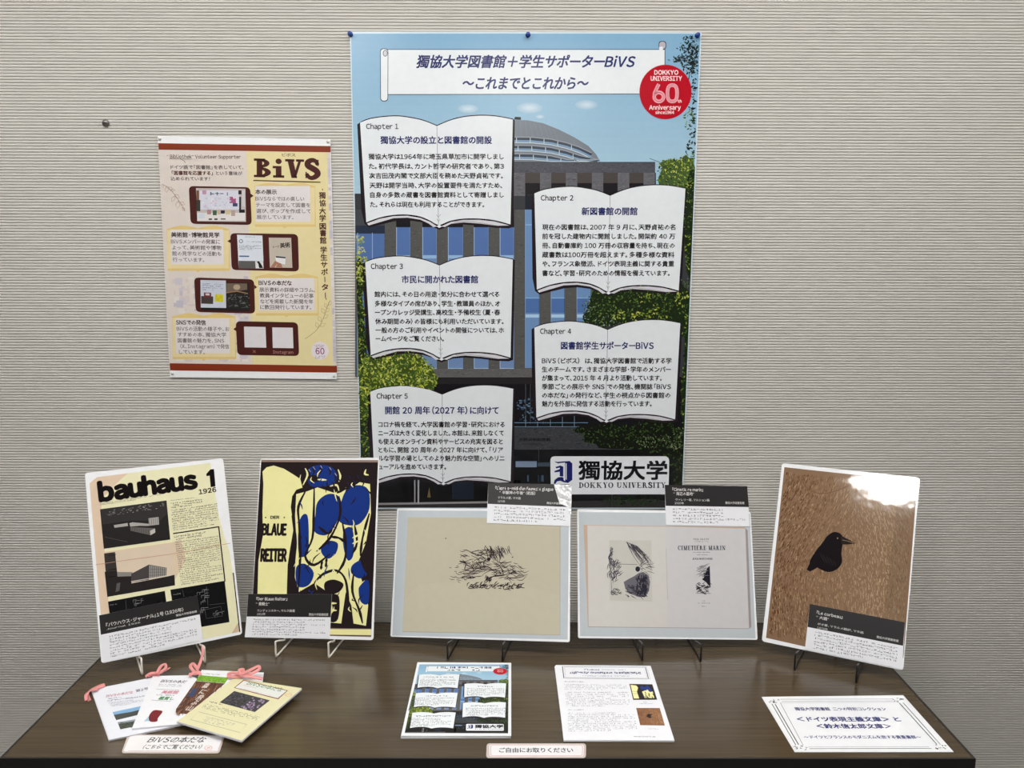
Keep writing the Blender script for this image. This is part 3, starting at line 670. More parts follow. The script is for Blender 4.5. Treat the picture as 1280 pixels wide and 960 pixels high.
for a, b, w, h, c in ((249, 238, 50, 24, (214, 214, 226)), (245.5, 238, 4.5, 12, (120, 92, 70)), (245.5, 250, 5, 14, (58, 60, 50)), (246.5, 266, 60, 10, (226, 222, 220)), (253, 238, 5, 5, (196, 150, 176)), (287, 246, 8, 8, (170, 90, 130)), (291, 254, 6, 4, (60, 70, 110)), (298, 238, 4, 5, (30, 30, 34)), (298.5, 246, 3, 17, (40, 40, 44)), (299, 262, 7, 4.5, (24, 24, 26)), (302.5, 238, 4, 20, (206, 204, 206)),
                      (259, 262, 5, 6, (176, 132, 138)), (266, 263, 5, 6, (70, 96, 70)), (272, 262, 4, 6, (200, 178, 150)), (276, 263, 5, 4, (40, 40, 60)), (282, 262, 6, 6, (205, 190, 150)), (289, 263, 5, 7, (180, 160, 150)), (248, 267, 8, 6, (206, 214, 224)), (261, 273, 4, 2, (60, 70, 60)), (268, 273, 4, 2, (60, 50, 50)), (276, 273, 6, 1.5, (90, 80, 80))):
    p.poly([(a, b), (a+w, b), (a+w, b+h), (a, b+h)], c, 4+rnd.random()*.3)
p.greek([(263, 239.5), (286, 240), (286, 245), (263, 244.5)], 1, (70, 100, 130), 4.6, hh=.8, last=1)
for _ in range(40): x = 251+44*rnd.random(); y = 246+15*rnd.random(); p.circle(x, y, 1.2, 1, rnd.choice([(226, 224, 234), (190, 200, 220), (214, 190, 206)]), 4.5+rnd.random()*.3, 6)
p.flush('display_picture', label='phone-shaped picture of a book display')
phone([(287.8, 291.4), (372.5, 292.6), (373.8, 339.4), (289.6, 337.4)], 6, [([(296.3, 293.4), (328, 294.4), (329.8, 336), (298.4, 335.6)], (220, 226, 236)), ([(336, 297), (364, 297.3), (365.5, 334.8), (337.4, 334.4)], (196, 186, 172))], [(288, 299), (284.2, 301.6), (288.6, 304)])
p.poly([(298.3, 326), (329.4, 326.4), (329.8, 336), (298.4, 335.6)], (96, 94, 92), 4); p.poly([(319, 326.5), (329, 326.5), (329.4, 335.6), (319.6, 335.4)], (224, 224, 226), 4.1); p.poly([(321, 327), (324, 326.5), (327, 331), (329, 335), (324, 335), (323, 330)], (22, 22, 24), 4.3)
p.circle(301.3, 301.5, 2.6, 2.6, (120, 122, 130), 4, 14); p.circle(301.3, 301.5, 1.7, 1.7, (214, 218, 228), 4.2, 12)
p.greek([(299, 306), (327, 306.6), (327, 313), (299, 312.4)], 4, (80, 84, 92), 4.2); p.poly([(299, 319.4), (311.5, 319.6), (311.6, 321.2), (299.1, 321)], (60, 96, 140), 4.2); p.greek([(308, 301), (327, 301.4), (327, 303.4), (308, 303)], 1, (110, 112, 120), 4.2, last=1); p.greek([(306, 295.2), (319, 295.6), (319, 297), (306, 296.6)], 1, (90, 90, 96), 4.2, last=1)
p.text('美術', 350.5, 309.8, 363, 308.6, 7, (34, 30, 28), 4.4, .03); p.text('トーク', 341.5, 310.2, 349, 309.8, 4, (50, 44, 40), 4.4, .01)
p.poly([(344, 322), (357, 323), (356.4, 330.6), (346, 328.6)], (226, 226, 228), 4.2); p.poly([(345, 320), (357, 321.4), (357, 323), (345, 321.8)], (40, 50, 64), 4.4)
for q in ([(338, 334), (344, 326), (348, 328), (343, 334.4)], [(345, 334), (347.6, 328), (351.6, 329.4), (353, 334.4)]): p.poly(q, (176, 124, 100), 4.5)
p.flush('phone_screens_picture', label='phone-shaped picture with two small screens')
phone([(242.6, 346.8), (317.6, 349.2), (319, 392), (244.8, 390)], 6, [([(250.6, 350), (282.4, 350.6), (282.8, 385), (251, 384.4)], (202, 208, 222)), ([(282.6, 353), (311.6, 353.4), (312.6, 388), (283, 387.4)], (36, 34, 34))], [(318, 356), (321.3, 359), (318.2, 361.4)])
p.poly([(251, 384.6), (283, 385), (312.4, 388), (312, 389), (252, 388)], (30, 26, 28), 3.6)
p.greek([(253, 353.5), (279, 354.5), (279, 364), (253, 363)], 4, (120, 128, 150), 4.2, fill=.8); p.poly([(251.5, 370), (266.5, 370.5), (266.5, 380), (251.5, 379.5)], (70, 60, 58), 4.2); p.poly([(255, 365.5), (264, 366), (264, 372), (255, 371.4)], (120, 50, 50), 4.4); p.poly([(257, 366.6), (262, 366.8), (262, 369.4), (257, 369)], (206, 206, 210), 4.6)
p.poly([(268.8, 367.8), (279.2, 368.4), (279, 377.6), (268.6, 377)], (216, 208, 50), 4.4); p.greek([(270, 369), (278.5, 369.4), (278.4, 376.6), (270, 376)], 3, (180, 150, 40), 4.6)
p.poly([(283, 354), (309, 354.4), (309, 362), (283, 366)], (112, 98, 84), 4.2); p.circle(296, 359, 4.4, 3.4, (176, 158, 132), 4.4, 14); p.line([(283, 366), (296, 364), (310, 367)], 1.2, (160, 120, 84), 4.5)
for _ in range(90): x = 284+27*rnd.random(); y = 368+17*rnd.random(); p.line([(x, y), (x+1.6, y+rnd.uniform(-.6, .6))], .5, rnd.choice([(110, 116, 110), (70, 74, 72), (150, 150, 140)]), 4.4+rnd.random()*.2)
p.flush('newsletter_picture', label='phone-shaped picture with a yellow note and dark photograph')
phone([(294.6, 401.4), (372.4, 403), (374, 445), (296.8, 443.8)], 6, [([(305, 408.2), (332, 408.7), (333, 434.6), (305.8, 434.2)], (224, 220, 224)), ([(340.4, 409.2), (366, 409.6), (366.9, 435.3), (341, 434.9)], (224, 220, 224))], [(295, 409), (291.6, 411.4), (295.6, 414)])
p.text('X', 316, 441, 320, 441, 4.6, (176, 120, 116), 4, .01); p.text('Instagram', 341.2, 441.8, 366.7, 442.3, 5, (190, 140, 134), 4, .01)
p.flush('contact_picture', label='phone-shaped panel with two blank white squares')
# texts
t = lambda st, x0, x1, cy, em, c=(98, 88, 88), b=.011, dy=.4: p.text(st, x0, cy+em*.36, x1, cy+em*.36+dy, em, c, 5, b)
t('“Bibliothek” Volunteer Supporter', 208.8, 301, 195.6, 6, (80, 64, 64), .01, .6)
t('ドイツ語で「図書館」を表していて、', 213.5, 304.4, 209, 5.5); t('「図書館を応援する」', 215, 266, 216.2, 5.6, (96, 58, 52), .03); t('という意味が', 270, 303, 216.6, 5.5); t('込められています！', 213.5, 262.5, 223.3, 5.5)
p.line([(211.5, 198.6), (239.5, 199)], .4, (110, 90, 90), 5); p.line([(226, 198.8), (230, 201), (232, 203.6)], .5, (90, 80, 80), 5)
DB = (60, 48, 44)
t('ビボス', 352.6, 369.4, 193.6, 4.6, (90, 60, 50), .01); t('本の展示', 319.4, 346, 239.8, 6.6, DB, .03)
for k, (st, a, b, cy) in enumerate((('BiVSならではの楽しい', 319.4, 380.5, 248.4), ('テーマを設定して図書を', 320, 388, 256.2), ('選び、ポップを作成して', 320.5, 388.5, 263.8), ('展示しています。', 321, 367, 271.4))): t(st, a, b, cy, 6.1)
t('美術館・博物館見学', 214.2, 274.4, 293.6, 6.8, DB, .03)
for st, a, b, cy in (('BiVSメンバーの発案に', 214, 275, 302), ('よって、美術館や博物', 215.2, 276.8, 309.5), ('館の見学などの活動も', 215.4, 276.8, 317), ('行っています。', 216, 255.5, 324.6)): t(st, a, b, cy, 6.1)
t('BiVSの本だな', 323.6, 364.7, 353.6, 6.8, DB, .03)
for st, a, b, cy in (('展示資料の詳細やコラム、', 324.4, 393.8, 362.2), ('教員インタビューの記事', 325, 392, 369.4), ('などを掲載した新聞を年', 325.6, 391.6, 376.8), ('に数回発行しています。', 325.4, 389.2, 384)): t(st, a, b, cy, 6.1)
t('SNSでの発信', 220.3, 257.3, 403, 6.8, DB, .03)
for st, a, b, cy in (('BiVSの活動の様子や、お', 221, 287, 411), ('すすめの本、獨協大学', 222.4, 282.8, 418.2), ('図書館の魅力を、SNS', 222.4, 280.4, 425.6), ('（X、Instagram）で発信', 225.5, 286.5, 432.8), ('しています。', 224, 256.2, 440)): t(st, a, b, cy, 6.1)
serif(p, 'BiVS', 316.6, 221.4, 399.8, 223.2, 23.4, BR, 5, T=.27, H=.13, sl=.125, gap=.03)
p.line([(316.8, 225.6), (400.6, 227.8)], 1.3, BR, 5)
for ch, x, y in zip('獨協大学図書館学生サポータ', [403.1, 403.3, 403.3, 403.5, 403.6, 404, 404, 404.7, 405, 405.4, 405.8, 0, 406.3], [244.4, 254, 263.8, 272.8, 283, 291.5, 300.6, 312.6, 321.8, 331, 340.1, 0, 359]):
    if ch != 'ー': p.text(ch, x-3.9, y+3.2, x+3.9, y+3.2, 8.8, BR, 5, .03)
for x, y in ((406, 349.3), (406.6, 369)): p.line([(x, y-3.4), (x+.2, y+3.4)], 1, BR, 5)
for x, y in ((403, 237), (407.4, 373.5)): p.line([(x, y-1.2), (x+.4, y+1.2)], .8, BR, 5)
p.flush('printed_text', kind='stuff')
def sprig(pts, leafs, w=.45, c=(150, 110, 90)):
    p.line(pts, w, c, 5, sm=3)
    for x, y, a, l in leafs:
        dx, dy = math.cos(a)*l, math.sin(a)*l; nx, ny = -dy*.28, dx*.28
        p.line([(x, y), (x+dx*.5+nx, y+dy*.5+ny), (x+dx, y+dy), (x+dx*.5-nx, y+dy*.5-ny), (x, y)], w*.8, c, 5.2)
sprig([(203, 230.5), (210, 234), (218, 243), (225, 253), (231, 263)], [(203, 230, 1.3, 5), (208, 233, 1.5, 8), (210, 234, .5, 7), (218, 243, .6, 8), (218, 245, 2.0, 8), (225, 253, .4, 7), (223, 251, 1.7, 10), (228, 259, 1.0, 6), (213, 238, -.1, 6)])
sprig([(381.5, 423.5), (392, 416), (399, 408), (405, 396), (409, 384), (413, 375)], [(398, 410, -2.0, 8), (400, 408, -.5, 8), (402, 402, -2.2, 8), (404, 398, -.7, 8), (406, 392, -2.1, 8), (407, 390, -.8, 7), (409, 385, -2.1, 7), (410, 382, -.9, 7)], c=(150, 128, 88))
p.flush('leaf_sprigs', label='thin brown line drawings of leafy sprigs')
p.circle(400, 438.3, 11, 11.3, (232, 224, 228), 5, 30)
p.text('60', 394.6, 442.6, 405.6, 442.8, 10.6, (146, 76, 120), 6, .02, res=2); p.greek([(393, 430.5), (406.6, 430.5), (406.6, 434.4), (393, 434.4)], 2, (150, 80, 120), 6, last=1); p.greek([(393, 444), (407, 444), (406, 448.6), (394, 448.6)], 2, (120, 60, 100), 6, last=1)
p.flush('round_badge')
for px, l in (((199.6, 173.6), 'top left'), ((409.8, 177), 'top right'), ((215.6, 466.8), 'bottom left'), ((417.4, 469.8), 'bottom right')):
    pushpin(px, f'small clear pin in the {l} corner of the smaller poster', .0035, M_clear, flat=True)

# ------------------------------------------------------------------ display cards on easels
def card_frame(x, y, z, yaw, lean, roll):
    rt = np.array([math.cos(yaw), math.sin(yaw), 0]); nr = np.array([math.sin(yaw), -math.cos(yaw), 0])
    up = math.cos(lean)*np.array([0, 0, 1])-math.sin(lean)*nr; c, s = math.cos(roll), math.sin(roll)
    return np.array([x, y, z]), c*rt+s*up, -s*rt+c*up
def laminated(name, label, pose, w, h, rc=.006, inner=None):
    O, ex, ey = card_frame(*pose); P = Paper(name, label, 'card', O, ex, ey, M_lam, 'laminated cards standing on the table')
    q = []
    for cx, cy, a0 in ((w/2-rc, rc, -90), (w/2-rc, h-rc, 0), (-w/2+rc, h-rc, 90), (-w/2+rc, rc, 180)):
        for k in range(4): a = math.radians(a0+30*k); q.append((cx+rc*math.cos(a), cy+rc*math.sin(a)))
    P.sheet('laminated_sheet', q, (246, 247, 250), .0014)
    return P
def caption(P, q, split, lines, right, body_rows, L=14, curl=0):
    """black and white caption card taped on; q TL TR BR BL px, split = px of the black/white border left and right"""
    base = P.sheet('caption_card', q, (236, 237, 242), .0008, pm=M_cap, top=L+0, label='small caption card, black above and white below')
    P.poly([q[0], q[1], split[1], split[0]], (34, 32, 33), L+1)
    def at(u, v):
        a = [np.array(k, float) for k in (q[0], q[1], split[1], split[0])]; return tuple((a[0]*(1-u)+a[1]*u)*(1-v)+(a[3]*(1-u)+a[2]*u)*v)
    def aw(u, v):
        a = [np.array(k, float) for k in (split[0], split[1], q[2], q[3])]; return tuple((a[0]*(1-u)+a[1]*u)*(1-v)+(a[3]*(1-u)+a[2]*u)*v)
    for st, u0, u1, v, em, b in lines: P.text(st, *at(u0, v), *at(u1, v), em, (224, 222, 220), L+2, b)
    P.text('獨協大学図書館蔵', *at(right[0], right[2]), *at(right[1], right[2]), right[3], (214, 212, 210), L+2, .01)
    P.greek([aw(.08, .08), aw(.95, .08), aw(.95, .9), aw(.08, .9)], body_rows+1, (70, 70, 74), L+2, fill=.97, hh=.56, w=.17, last=.6)
    P.flush('caption_print', base, mt=M_cap)
POSES = {1: ((-.7391, -.3388, .727, .5282, .3305, -.0104), .3011, .4181), 2: ((-.4411, -.2901, .727, -.1596, .3369, .0495), .2999, .4203),
         3: ((-.0516, -.2922, .727, -.1772, .3976, .0482), .4252, .3017), 4: ((.3903, -.2892, .727, .0513, .3993, -.0299), .4231, .2977),
         5: ((.7376, -.3695, .727, -.5142, .3671, .0134), .3007, .4194)}
# --- card 1: old journal page
P = p = laminated('display_card', 'laminated reproduction of a yellowed 1926 journal cover with two building photographs, leftmost on the table', *POSES[1])
p.poly([(112, 604), (121, 596.5), (263, 578.5), (272.5, 640), (279.5, 668), (287, 690), (294, 735), (300.3, 789.5), (255, 799), (132, 826)], (238, 234, 196), 1)
p.poly([(112, 604), (121, 596.5), (160, 591.5), (150, 600), (126, 625), (131, 690), (137, 770), (128, 790), (119, 690)], (228, 204, 178), 1.3)
p.poly([(131, 690), (215, 678), (226, 674), (232, 700), (215, 731), (134, 746)], (226, 204, 176), 1.3)
p.poly([(130, 626.5), (137.5, 690.5), (134.5, 691)], (238, 234, 196), 1.2)
p.poly([(300.3, 789.5), (289.5, 791.8), (299, 776)], (214, 188, 160), 1.4)
p.line([(119.5, 706), (152, 701), (215, 692.5), (288, 679)], .6, (196, 140, 120), 6)
p.line([(291.5, 716), (299.7, 790)], 1.3, (34, 30, 28), 2)
p.flush('aged_page', label='yellowed page background')
p.text('bauhaus', 125.4, 626.2, 246, 609.4, 28.5, (22, 18, 20), 4, .066, res=3)
p.poly(C(240, 560, 1/16, [(285, 520), (365, 430), (438, 420), (468, 768), (375, 782), (352, 552), (290, 562)]), (22, 18, 20), 4)
p.text('1926', 248.8, 617.8, 270.3, 614.6, 7.6, (24, 20, 22), 4, .035, res=2)
p.greek([(125, 629), (201, 617.5), (201.5, 620.5), (125.5, 632)], 2, (70, 66, 62), 4); p.greek([(212, 625), (246, 621), (246.3, 622.6), (212.2, 626.6)], 1, (50, 46, 44), 4, last=1)
p.greek([(212.8, 628), (253, 623), (253.5, 631), (213.8, 636)], 3, (70, 66, 60), 4)
p.greek([(213.6, 637), (271.6, 628.6), (273.6, 656), (216, 664)], 10, (96, 92, 80), 4, cols=30, last=.9)
p.greek([(217.5, 669.5), (271, 661.5), (272, 668), (218.4, 676)], 2, (70, 66, 60), 4, cols=30)
p.greek([(218.6, 677), (272.6, 669), (279, 723.5), (226.5, 732)], 21, (100, 96, 84), 4, cols=32, last=.9)
p.line([(216.4, 667), (273.6, 658.4)], 1.5, (26, 22, 22), 4); p.line([(273.3, 658), (281.2, 727)], 1.5, (26, 22, 22), 4)
p.flush('printed_text', kind='stuff')
q1 = [(125, 636.6), (208.1, 625.6), (212.8, 674.4), (129.7, 686)]
p.poly(q1, (44, 42, 42), 3)
D = lambda pts: C(100, 590, .15625, pts)
p.poly(D([(165, 300), (690, 232), (700, 330), (640, 390), (400, 390), (180, 420)]), (56, 54, 54), 3.2)
for a in ([(395, 410), (420, 402), (555, 415), (548, 432), (480, 430), (402, 437)], [(548, 370), (628, 360), (632, 420), (552, 430)], [(270, 425), (380, 408), (384, 432), (276, 446)]): p.poly(D(a), (176, 172, 168), 3.6)
p.poly(D([(402, 440), (600, 450), (602, 480), (562, 505), (405, 470)]), (104, 100, 98), 3.6); p.poly(D([(560, 470), (600, 452), (602, 484), (563, 506)]), (196, 190, 184), 3.8)
for k in range(8): p.line(D([(420+k*18, 447+k*2), (420+k*18, 470+k*4)]), .4, (60, 58, 58), 3.9)
for k in range(5): p.line(D([(556+k*15, 372-k*2), (558+k*15, 424-k*2)]), .5, (90, 88, 86), 3.9)
for _ in range(70): x = rnd.uniform(210, 680); y = 340-(x-210)*.14+rnd.uniform(-30, 14); p.line(D([(x, y), (x+rnd.uniform(5, 20), y-rnd.uniform(-3, 6))]), .8, rnd.choice([(120, 118, 116), (90, 88, 86), (150, 148, 144)]), 3.7)
p.line(D([(200, 520), (380, 560)]), .5, (84, 82, 80), 3.6)
p.flush('aerial_photograph', label='dark aerial photograph of a modern building')
p.poly([(130.3, 692), (215.4, 680), (217.8, 731.7), (134.2, 745.8)], (222, 204, 182), 2.6)
p.poly(D([(192, 652), (280, 640), (300, 832), (210, 850)]), (60, 56, 54), 3); p.poly(D([(300, 800), (420, 800), (420, 840), (300, 850)]), (150, 146, 140), 3)
E_ = lambda pts: C(90, 560, .3022, pts)
p.poly(E_([(245, 520), (318, 482), (392, 495), (390, 528), (245, 555)]), (120, 116, 112), 3.3); p.poly(E_([(245, 520), (318, 482), (318, 545), (245, 555)]), (74, 70, 70), 3.5)
for k in range(9): p.line(E_([(322+k*8, 486+k*1.2), (322+k*8, 538-k*1)]), .5, (190, 186, 180), 3.7)
for k in range(3): p.line(E_([(320, 500+k*14), (391, 504+k*9)]), .4, (84, 80, 80), 3.8)
p.line(E_([(245, 552), (392, 528)]), .9, (210, 204, 196), 3.8)
p.poly(E_([(135, 512), (185, 508), (190, 520), (246, 528), (246, 560), (400, 530), (424, 524), (426, 568), (146, 616)]), (44, 40, 40), 3.1)
p.poly(E_([(186, 512), (246, 516), (246, 530), (188, 532)]), (140, 136, 130), 3.4)
for k in range(4): p.line(E_([(150, 445+k*30), (182, 440+k*30)]), 1, (30, 26, 26), 3.4)
p.poly(E_([(185, 560), (200, 556), (196, 590), (180, 596)]), (90, 88, 86), 3.5)
p.flush('street_photograph', label='pale photograph of a glass-walled building')
for q in ([(135, 752), (206, 738.6), (208.5, 757), (137.5, 772)], [(212.8, 737.2), (280.8, 726), (286.8, 777.6), (252, 783.6), (216, 757)]): p.poly(q, (24, 24, 26), 3)
for a, b, w_, h_ in ((166, 748, 12, 9), (243, 734, 13, 8), (250, 743, 8, 12), (249, 756, 6, 10), (262, 763, 16, 8)):
    for k in range(7):
        x = a+w_*rnd.random(); y = b+h_*rnd.random(); p.line([(x, y), (x+rnd.uniform(2, 6), y-.6)], .5, (130, 130, 132), 3.6); p.line([(x, y), (x+.3, y+3)], .5, (110, 110, 112), 3.6)
for a in ([(256, 762), (276, 758), (278, 770), (258, 773), (256, 762)], [(258, 733), (260, 757)], [(262, 756), (281, 754)], [(157, 750), (158, 762)], [(228, 737), (230, 746)]): p.line(a, .4, (90, 92, 94), 3.6)
p.greek([(137, 755.5), (146, 754), (146.3, 756), (137.3, 757.5)], 1, (150, 150, 150), 3.6, last=1); p.greek([(216, 742.4), (226, 740.8), (226.3, 743), (216.3, 744.6)], 1, (150, 150, 150), 3.6, last=1)
p.flush('plan_drawings', label='white line plans on black')
caption(p, [(123.8, 769.2), (246.5, 744.2), (253.6, 799.6), (128, 828.6)], [(126, 793.4), (250.3, 767.7)],
        [('『バウハウス・ジャーナル』1号（1926年）', .06, .84, .66, 5.6, .01), ('Journal 1926', .06, .4, .82, 2.6, 0)], (.76, .97, .86, 3), 7)

# --- card 2: woodcut-style almanac cover (plain abstract stand-in in the same colours)
P = p = laminated('display_card', 'laminated cover print in blue, black and pale yellow with lettering, second from left', *POSES[2])
cream = (243, 238, 172); blue = (30, 56, 132); blk = (40, 32, 34)
D = lambda pts: C(300, 560, .28125, pts)
p.poly(D([(95, 52), (614, 54), (583, 840), (47, 826)]), (150, 128, 118), 1); p.poly(D([(94, 62), (613, 64), (584, 803), (48, 795)]), blk, 1.5)
p.poly(D([(49, 803), (584, 806), (583, 832), (47, 824)]), cream, 2); p.line(D([(47, 826), (583, 835)]), .7, blk, 2.4)
p.poly(D([(118, 86), (150, 78), (195, 92), (238, 118), (268, 138), (278, 176), (250, 186), (232, 215), (226, 262), (235, 330), (238, 360), (224, 440), (212, 520), (208, 650), (78, 648), (82, 500), (102, 390), (100, 280), (104, 160), (100, 105)]), cream, 2.2)
# abstract field on the right
p.poly(D([(250, 205), (300, 192), (345, 175), (420, 200), (520, 150), (578, 160), (582, 290), (560, 420), (520, 520), (545, 600), (570, 700), (560, 790), (505, 780), (495, 700), (470, 640), (450, 780), (395, 775), (405, 650), (330, 600), (262, 640), (240, 560), (250, 400), (245, 300)]), cream, 2.2)
for a in ([(300, 100), (345, 76), (405, 84), (432, 120), (415, 160), (360, 172), (310, 165)], [(345, 240), (390, 205), (440, 215), (450, 270), (420, 350), (380, 388), (330, 370), (335, 300)], [(470, 190), (520, 165), (570, 185), (575, 270), (540, 330), (500, 345), (445, 330), (440, 280)],
          [(270, 310), (300, 300), (306, 400), (300, 470), (265, 480), (258, 400)], [(365, 430), (400, 412), (435, 425), (425, 470), (390, 492), (362, 465)], [(462, 365), (500, 360), (505, 470), (480, 500), (460, 440)],
          [(250, 530), (290, 515), (328, 555), (305, 610), (255, 612)], [(500, 520), (545, 500), (565, 560), (530, 580), (495, 555)], [(530, 610), (572, 590), (570, 690), (535, 680)]): p.poly([tuple(v) for v in cr(D(a), 4, True)], blue, 2.8)
for a in ([(232, 300), (248, 420), (240, 520), (236, 640)], [(292, 190), (260, 260), (262, 330), (268, 470), (258, 640)], [(330, 180), (328, 290), (322, 400), (290, 480), (330, 520), (400, 470)], [(440, 215), (445, 300), (400, 400), (340, 460)],
          [(455, 330), (470, 420), (465, 500), (430, 560)], [(510, 345), (520, 420), (500, 470)], [(575, 290), (545, 400), (535, 480)], [(330, 600), (370, 560), (430, 545), (470, 590), (480, 700), (470, 780)], [(505, 560), (500, 640), (530, 720), (545, 780)], [(430, 200), (470, 180), (530, 150)], [(350, 350), (390, 380), (410, 360)], [(365, 500), (360, 540)], [(385, 490), (382, 530)], [(405, 395), (440, 400), (470, 420)]):
    p.line(D(a), [1.6, 3.4, 2.2, 3.6, 1.4], blk, 3.2, sm=4)
for a in ([(380, 595), (420, 585), (460, 605), (440, 640), (395, 650), (375, 625)], [(535, 490), (575, 510), (572, 560), (550, 540)], [(395, 655), (440, 660), (436, 760), (400, 770), (412, 710)], [(295, 130), (330, 120), (360, 140), (330, 150)]): p.poly([tuple(v) for v in cr(D(a), 4, True)], blk, 3.4)
for a in ([(436, 95), (446, 125), (440, 150)], [(400, 170), (430, 165), (440, 190)], [(560, 95), (555, 115), (572, 120)], [(395, 690), (430, 690)], [(395, 720), (430, 722)], [(345, 140), (385, 142)], [(280, 165), (300, 120), (290, 90)], [(500, 400), (530, 385)], [(500, 425), (528, 412)]):
    p.line(D(a), [1, 2.6, 1], cream, 3.8, sm=4)
for _ in range(70):
    x, y = rnd.uniform(255, 560), rnd.uniform(90, 720); a = rnd.uniform(.8, 2.3); l = rnd.uniform(14, 60); b = rnd.uniform(-12, 12); c = rnd.choice([blk, blk, cream, blue])
    if x > 520 and y < 150: continue
    p.line(D([(x, y), (x+math.cos(a)*l/2+b, y+math.sin(a)*l/2), (x+math.cos(a)*l, y+math.sin(a)*l)]), [.4, 1.7, .3], c, 4+rnd.random()*.5, sm=3)
for x, y in ((300, 100), (320, 90), (352, 84), (392, 92), (416, 118), (408, 150), (472, 160), (500, 150), (540, 140), (478, 130), (515, 128)):
    p.line(D([(x, y), (x+10, y+14), (x+4, y+30)]), [.5, 2.2, .5], blk, 4.2, sm=3); p.line(D([(x+6, y-6), (x+14, y+6)]), [.4, 1.4, .3], blue if y > 125 else cream, 4.3)
p.flush('cover_print', label='abstract blue, black and pale yellow block-print shapes')
p.text('DER', *D([(136, 314)])[0], *D([(174, 314)])[0], 4.6, blk, 5, .06)
p.circle(*D([(114, 309)])[0], .9, .9, blk, 5, 8); p.circle(*D([(197, 309)])[0], .9, .9, blk, 5, 8)
p.text('BLAUE', *D([(99, 386)])[0], *D([(204, 387)])[0], 18.5, blk, 5, .05, res=2); p.text('REITER', *D([(93, 503)])[0], *D([(204, 503)])[0], 20.5, blk, 5, .05, res=2)
p.flush('printed_lettering', label='hand-drawn black lettering')
Z = lambda x, y: (300+x*.10417, 730+y*.10417)
caption(p, [Z(105, 118), Z(1105, 122), Z(1078, 655), Z(60, 638)], [Z(84, 390), Z(1090, 398)],
        [('『Der Blaue Reiter』', .1, .47, .28, 4.8, .02), ('“青騎士”', .1, .26, .5, 4.8, .01), ('カンディンスキー、マルク編著', .12, .57, .78, 3.6, .005), ('1912年', .12, .22, .93, 3.4, .005)], (.74, .97, .93, 3.4), 6)

# --- card 3
P = p = laminated('display_card', 'laminated landscape card with a small ink sketch of plants on a beige page', *POSES[3], rc=.004)
D = lambda pts: C(480, 590, .25, pts)
p.poly(D([(72, 192), (925, 196), (918, 838), (42, 818)]), (196, 204, 210), 1)
p.poly(D([(120, 226), (884, 232), (881, 815), (92, 796)]), (198, 191, 170), 1.5); p.poly(D([(180, 560), (600, 540), (880, 620), (881, 815), (92, 796), (100, 640)]), (200, 194, 172), 1.7)
p.line(D([(880, 240), (880, 815), (92, 798)]), .7, (172, 164, 150), 1.9)
p.flush('printed_page', label='beige book page on a pale grey ground')
ik = (70, 60, 66)
D = lambda x, y: (550+x*.10417, 660+y*.10417)
def stroke(x, y, a, l, w=1.1, bend=.3, c=ik, L=4):
    x1, y1 = x+math.cos(a)*l, y+math.sin(a)*l; mx, my = (x+x1)/2-math.sin(a)*l*bend*rnd.uniform(-1, 1), (y+y1)/2+math.cos(a)*l*bend*rnd.uniform(-1, 1)
    p.line([D(x, y), D(mx, my), D(x1, y1)], [w*.5, w, w*.3], c, L, sm=3)
for _ in range(44): stroke(rnd.uniform(540, 830), rnd.uniform(205, 290), rnd.uniform(1.0, 1.7), rnd.uniform(60, 170), .9)
for _ in range(50): stroke(rnd.uniform(230, 560), rnd.uniform(250, 450), rnd.uniform(-.3, .6), rnd.uniform(50, 150), .8)
for _ in range(22): stroke(rnd.uniform(380, 560), rnd.uniform(380, 460), rnd.uniform(1, 2.4), rnd.uniform(30, 80), .8)
for _ in range(30): stroke(rnd.uniform(240, 700), rnd.uniform(480, 590), rnd.uniform(-.4, .1), rnd.uniform(60, 190), .8, .15)
for _ in range(46): stroke(rnd.uniform(640, 960), rnd.uniform(410, 620), rnd.uniform(-.5, .7), rnd.uniform(40, 130), .8)
for _ in range(90): stroke(rnd.uniform(320, 980), rnd.uniform(680, 735), rnd.uniform(-1, .3), rnd.uniform(20, 70), 1.1)
for _ in range(14): stroke(rnd.uniform(100, 250), rnd.uniform(410, 720), rnd.uniform(-.1, .5), rnd.uniform(30, 80), .7)
for _ in range(22): stroke(rnd.uniform(550, 620), rnd.uniform(560, 620), rnd.uniform(1.5, 2.4), rnd.uniform(30, 60), 1)
for _ in range(16): stroke(rnd.uniform(240, 390), rnd.uniform(580, 605), rnd.uniform(-.3, .5), 40, 1)
for a in ([(620, 400), (700, 440), (750, 510), (750, 570), (660, 575)], [(400, 520), (470, 470), (560, 460), (640, 510), (690, 560)], [(500, 690), (570, 640), (640, 580), (780, 560), (900, 520)], [(240, 400), (310, 430), (300, 500), (400, 520)], [(700, 410), (780, 420), (860, 405)], [(740, 590), (900, 600), (1010, 580)]):
    p.line([D(*q) for q in a], [.5, 1.2, .6], ik, 4, sm=4)
p.circle(*D(585, 375), 2.2, 2.2, (50, 42, 48), 4.2, 10); p.circle(*D(70, 125), 1, .8, (110, 100, 96), 4, 8); p.circle(*D(870, 350), 1, .8, (90, 80, 80), 4, 8)
p.flush('ink_sketch', label='loose ink sketch of reeds and undergrowth')
Z = lambda x, y: (600+x*.09375, 590+y*.09375)
caption(p, [Z(110, 148), Z(1195, 165), Z(1203, 725), Z(92, 680)], [Z(105, 425), Z(1195, 468)],
        [("『L'après-midi d'un faune』: églogue", .09, .8, .3, 4.9, .02), ('“半獣神の午後”（初版）', .14, .58, .5, 4.6, .01), ('マラルメ著、マネ画', .12, .4, .73, 3.4, 0), ('1876年', .12, .21, .9, 3, 0)], (.72, .95, .9, 3), 4)
